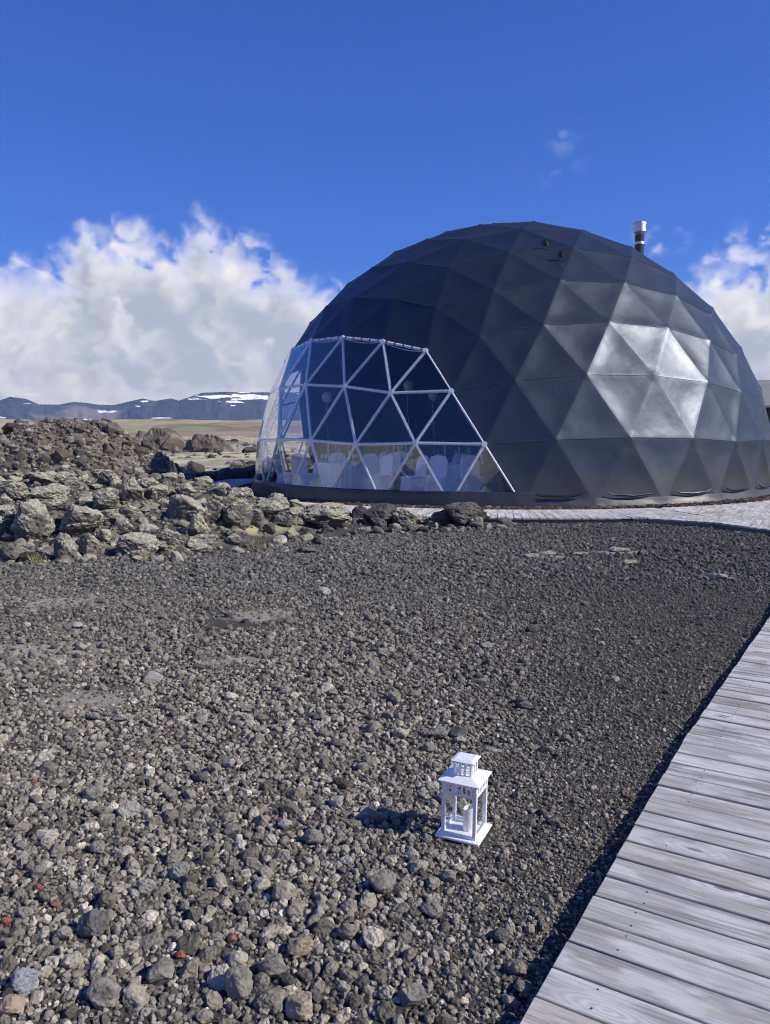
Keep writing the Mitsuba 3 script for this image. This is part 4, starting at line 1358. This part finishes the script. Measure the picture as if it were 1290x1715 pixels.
# ------------------------------------------------------------------ lantern with a candle
def lantern():
    t = thing('candle_lantern', 'white metal lantern with glass sides standing on the gravel', 'lantern')
    H = T().translate([0.29, 2.79, float(ground_z(.285, 2.79)) + .002]).rotate([0, 1, 0], 1.3).rotate([0, 0, 1], -25).scale(1.07)

    def add(name, m, bsdf='m_white', smooth=False, parent=t):
        k = put(name, m, bsdf, parent, smooth=smooth)
        scene[k]['to_world'] = H
    a = .0635                                              # half width of the body
    add('base', cbox(-.080, .080, -.080, .080, .004, .014, .002))
    for sx in (-1, 1):
        for sy in (-1, 1):
            add('foot', cbox(sx * .060 - .01, sx * .060 + .01, sy * .060 - .01, sy * .060 + .01, -.004, .004, .001))
    w = .0125
    z0, z1 = .014, .207
    for sx in (-1, 1):
        for sy in (-1, 1):
            x0, x1 = sorted((sx * a, sx * (a - w)))
            y0, y1 = sorted((sy * a, sy * (a - w)))
            add('post', cbox(x0, x1, y0, y1, z0, z1, .001))
    e = a - w

    def side(name, z0, z1, inset=.0015, th=.0035):
        for k in range(4):
            m = cbox(-e, e, -a + inset, -a + inset + th, z0, z1, .0006)
            m.apply_transform(trimesh.transformations.rotation_matrix(k * math.pi / 2, [0, 0, 1]))
            add(name, m)
    side('bottom_rail', .014, .025)
    side('middle_rail', .160, .171)
    side('top_rail', .199, .207)
    # slatted frieze between the middle and the top rail
    for k in range(4):
        for i in range(6):
            c = -e + (2 * e) * (i + .5) / 6
            m = cbox(c - .0042, c + .0042, -a + .0018, -a + .0045, .1705, .1995, .0004)
            m.apply_transform(trimesh.transformations.rotation_matrix(k * math.pi / 2, [0, 0, 1]))
            add('slat', m)
        m = trimesh.Trimesh([[-e, -a + .0075, .016], [e, -a + .0075, .016], [e, -a + .0075, .172], [-e, -a + .0075, .172]], [[0, 1, 2], [0, 2, 3]])
        m.apply_transform(trimesh.transformations.rotation_matrix(k * math.pi / 2, [0, 0, 1]))
        add('glass_pane', m, 'm_glass')
    # roof: a low hipped sheet with a lip, carrying a slatted cupola and a cap plate
    ev, cu = .075, .034
    z2, z3 = .207, .224
    rf = trimesh.convex.convex_hull(np.array([(sx * r, sy * r, z) for sx in (-1, 1) for sy in (-1, 1) for r, z in ((ev, z2), (ev, z2 + .004), (cu + .003, z3), (cu + .003, z3 - .004))]))
    add('roof', rf)
    for sx in (-1, 1):
        for sy in (-1, 1):
            x0, x1 = sorted((sx * cu, sx * (cu - .008)))
            y0, y1 = sorted((sy * cu, sy * (cu - .008)))
            add('cupola_post', cbox(x0, x1, y0, y1, z3 - .002, z3 + .048, .0006))
    for k in range(4):
        for i in range(2):
            c = -(cu - .008) + 2 * (cu - .008) * (i + 1) / 3
            m = cbox(c - .004, c + .004, -cu + .001, -cu + .0035, z3 - .001, z3 + .047, .0004)
            m.apply_transform(trimesh.transformations.rotation_matrix(k * math.pi / 2, [0, 0, 1]))
            add('cupola_slat', m)
    add('cap', trimesh.convex.convex_hull(np.array([(sx * r, sy * r, z) for sx in (-1, 1) for sy in (-1, 1) for r, z in ((.042, z3 + .047), (.042, z3 + .051), (.030, z3 + .056))])))
    c = thing('pillar_candle', 'cream pillar candle with a burnt top inside the white lantern', 'candle')
    th = np.linspace(0, 2 * np.pi, 40, endpoint=False)
    rows = []
    for r, z in ((.0001, .0145), (.020, .0145), (.0205, .02), (.0205, .092), (.019, .097), (.012, .093), (.006, .079), (.0001, .078)):
        zz = z + (.006 * np.sin(th + 1) * (z > .08) * (r > .01))
        rows.append(np.stack([r * np.cos(th) + .016, r * np.sin(th) + .004, zz], -1))
    G = np.array(rows)
    add('wax', grid_mesh(G[..., 0], G[..., 1], G[..., 2], True), 'm_candle', 40, c)
    add('wick', path_tube([(.016, .004, .078), (.0165, .004, .094), (.018, .0045, .102)], .0012, 6), 'm_wick', True, c)


lantern()

# ------------------------------------------------------------------ long low building beyond the dome at the right
b = thing('farm_building', 'low dark clad building with a grey pitched roof behind the right side of the dome', 'building')
hx0, hx1, hy0, hy1 = 19.6, 34.0, 42, 50
gz = -0.6
put('wall', box(hx0 + .4, hx1 - .4, hy0 + .4, hy1 - .4, gz, 2.75), 'm_cladding', b)
for k in range(60):
    xx = hx0 + .45 + k * .22
    if xx > hx1 - .6:
        break
    put('cladding_board', box(xx, xx + .16, hy0 + .365, hy0 + .397, gz, 2.72), 'm_cladding', b)
yc = (hy0 + hy1) / 2
for s0, yy in ((-1, hy0), (1, hy1)):
    pts = [(x, y, z + dz) for x in (hx0, hx1) for (y, z) in ((yy, 2.70), (yc, 4.3)) for dz in (0, .12)]
    put('roof', trimesh.convex.convex_hull(np.array(pts)), 'm_roof', b)
put('gable', trimesh.convex.convex_hull(np.array([(x, y, z) for x in (hx0 + .4, hx0 + .5) for y, z in ((hy0 + .5, 2.7), (hy1 - .5, 2.7), (yc, 4.15))])), 'm_cladding', b)

# ------------------------------------------------------------------ air
scene['haze'] = {'type': 'cube', 'bsdf': {'type': 'null'}, 'interior': {'type': 'ref', 'id': 'air'}, 'to_world': T().translate([0, 0, 160]).scale([9300, 9300, 230])}
labels['haze'] = {'kind': 'stuff', 'label': 'thin blue air haze over the plain'}
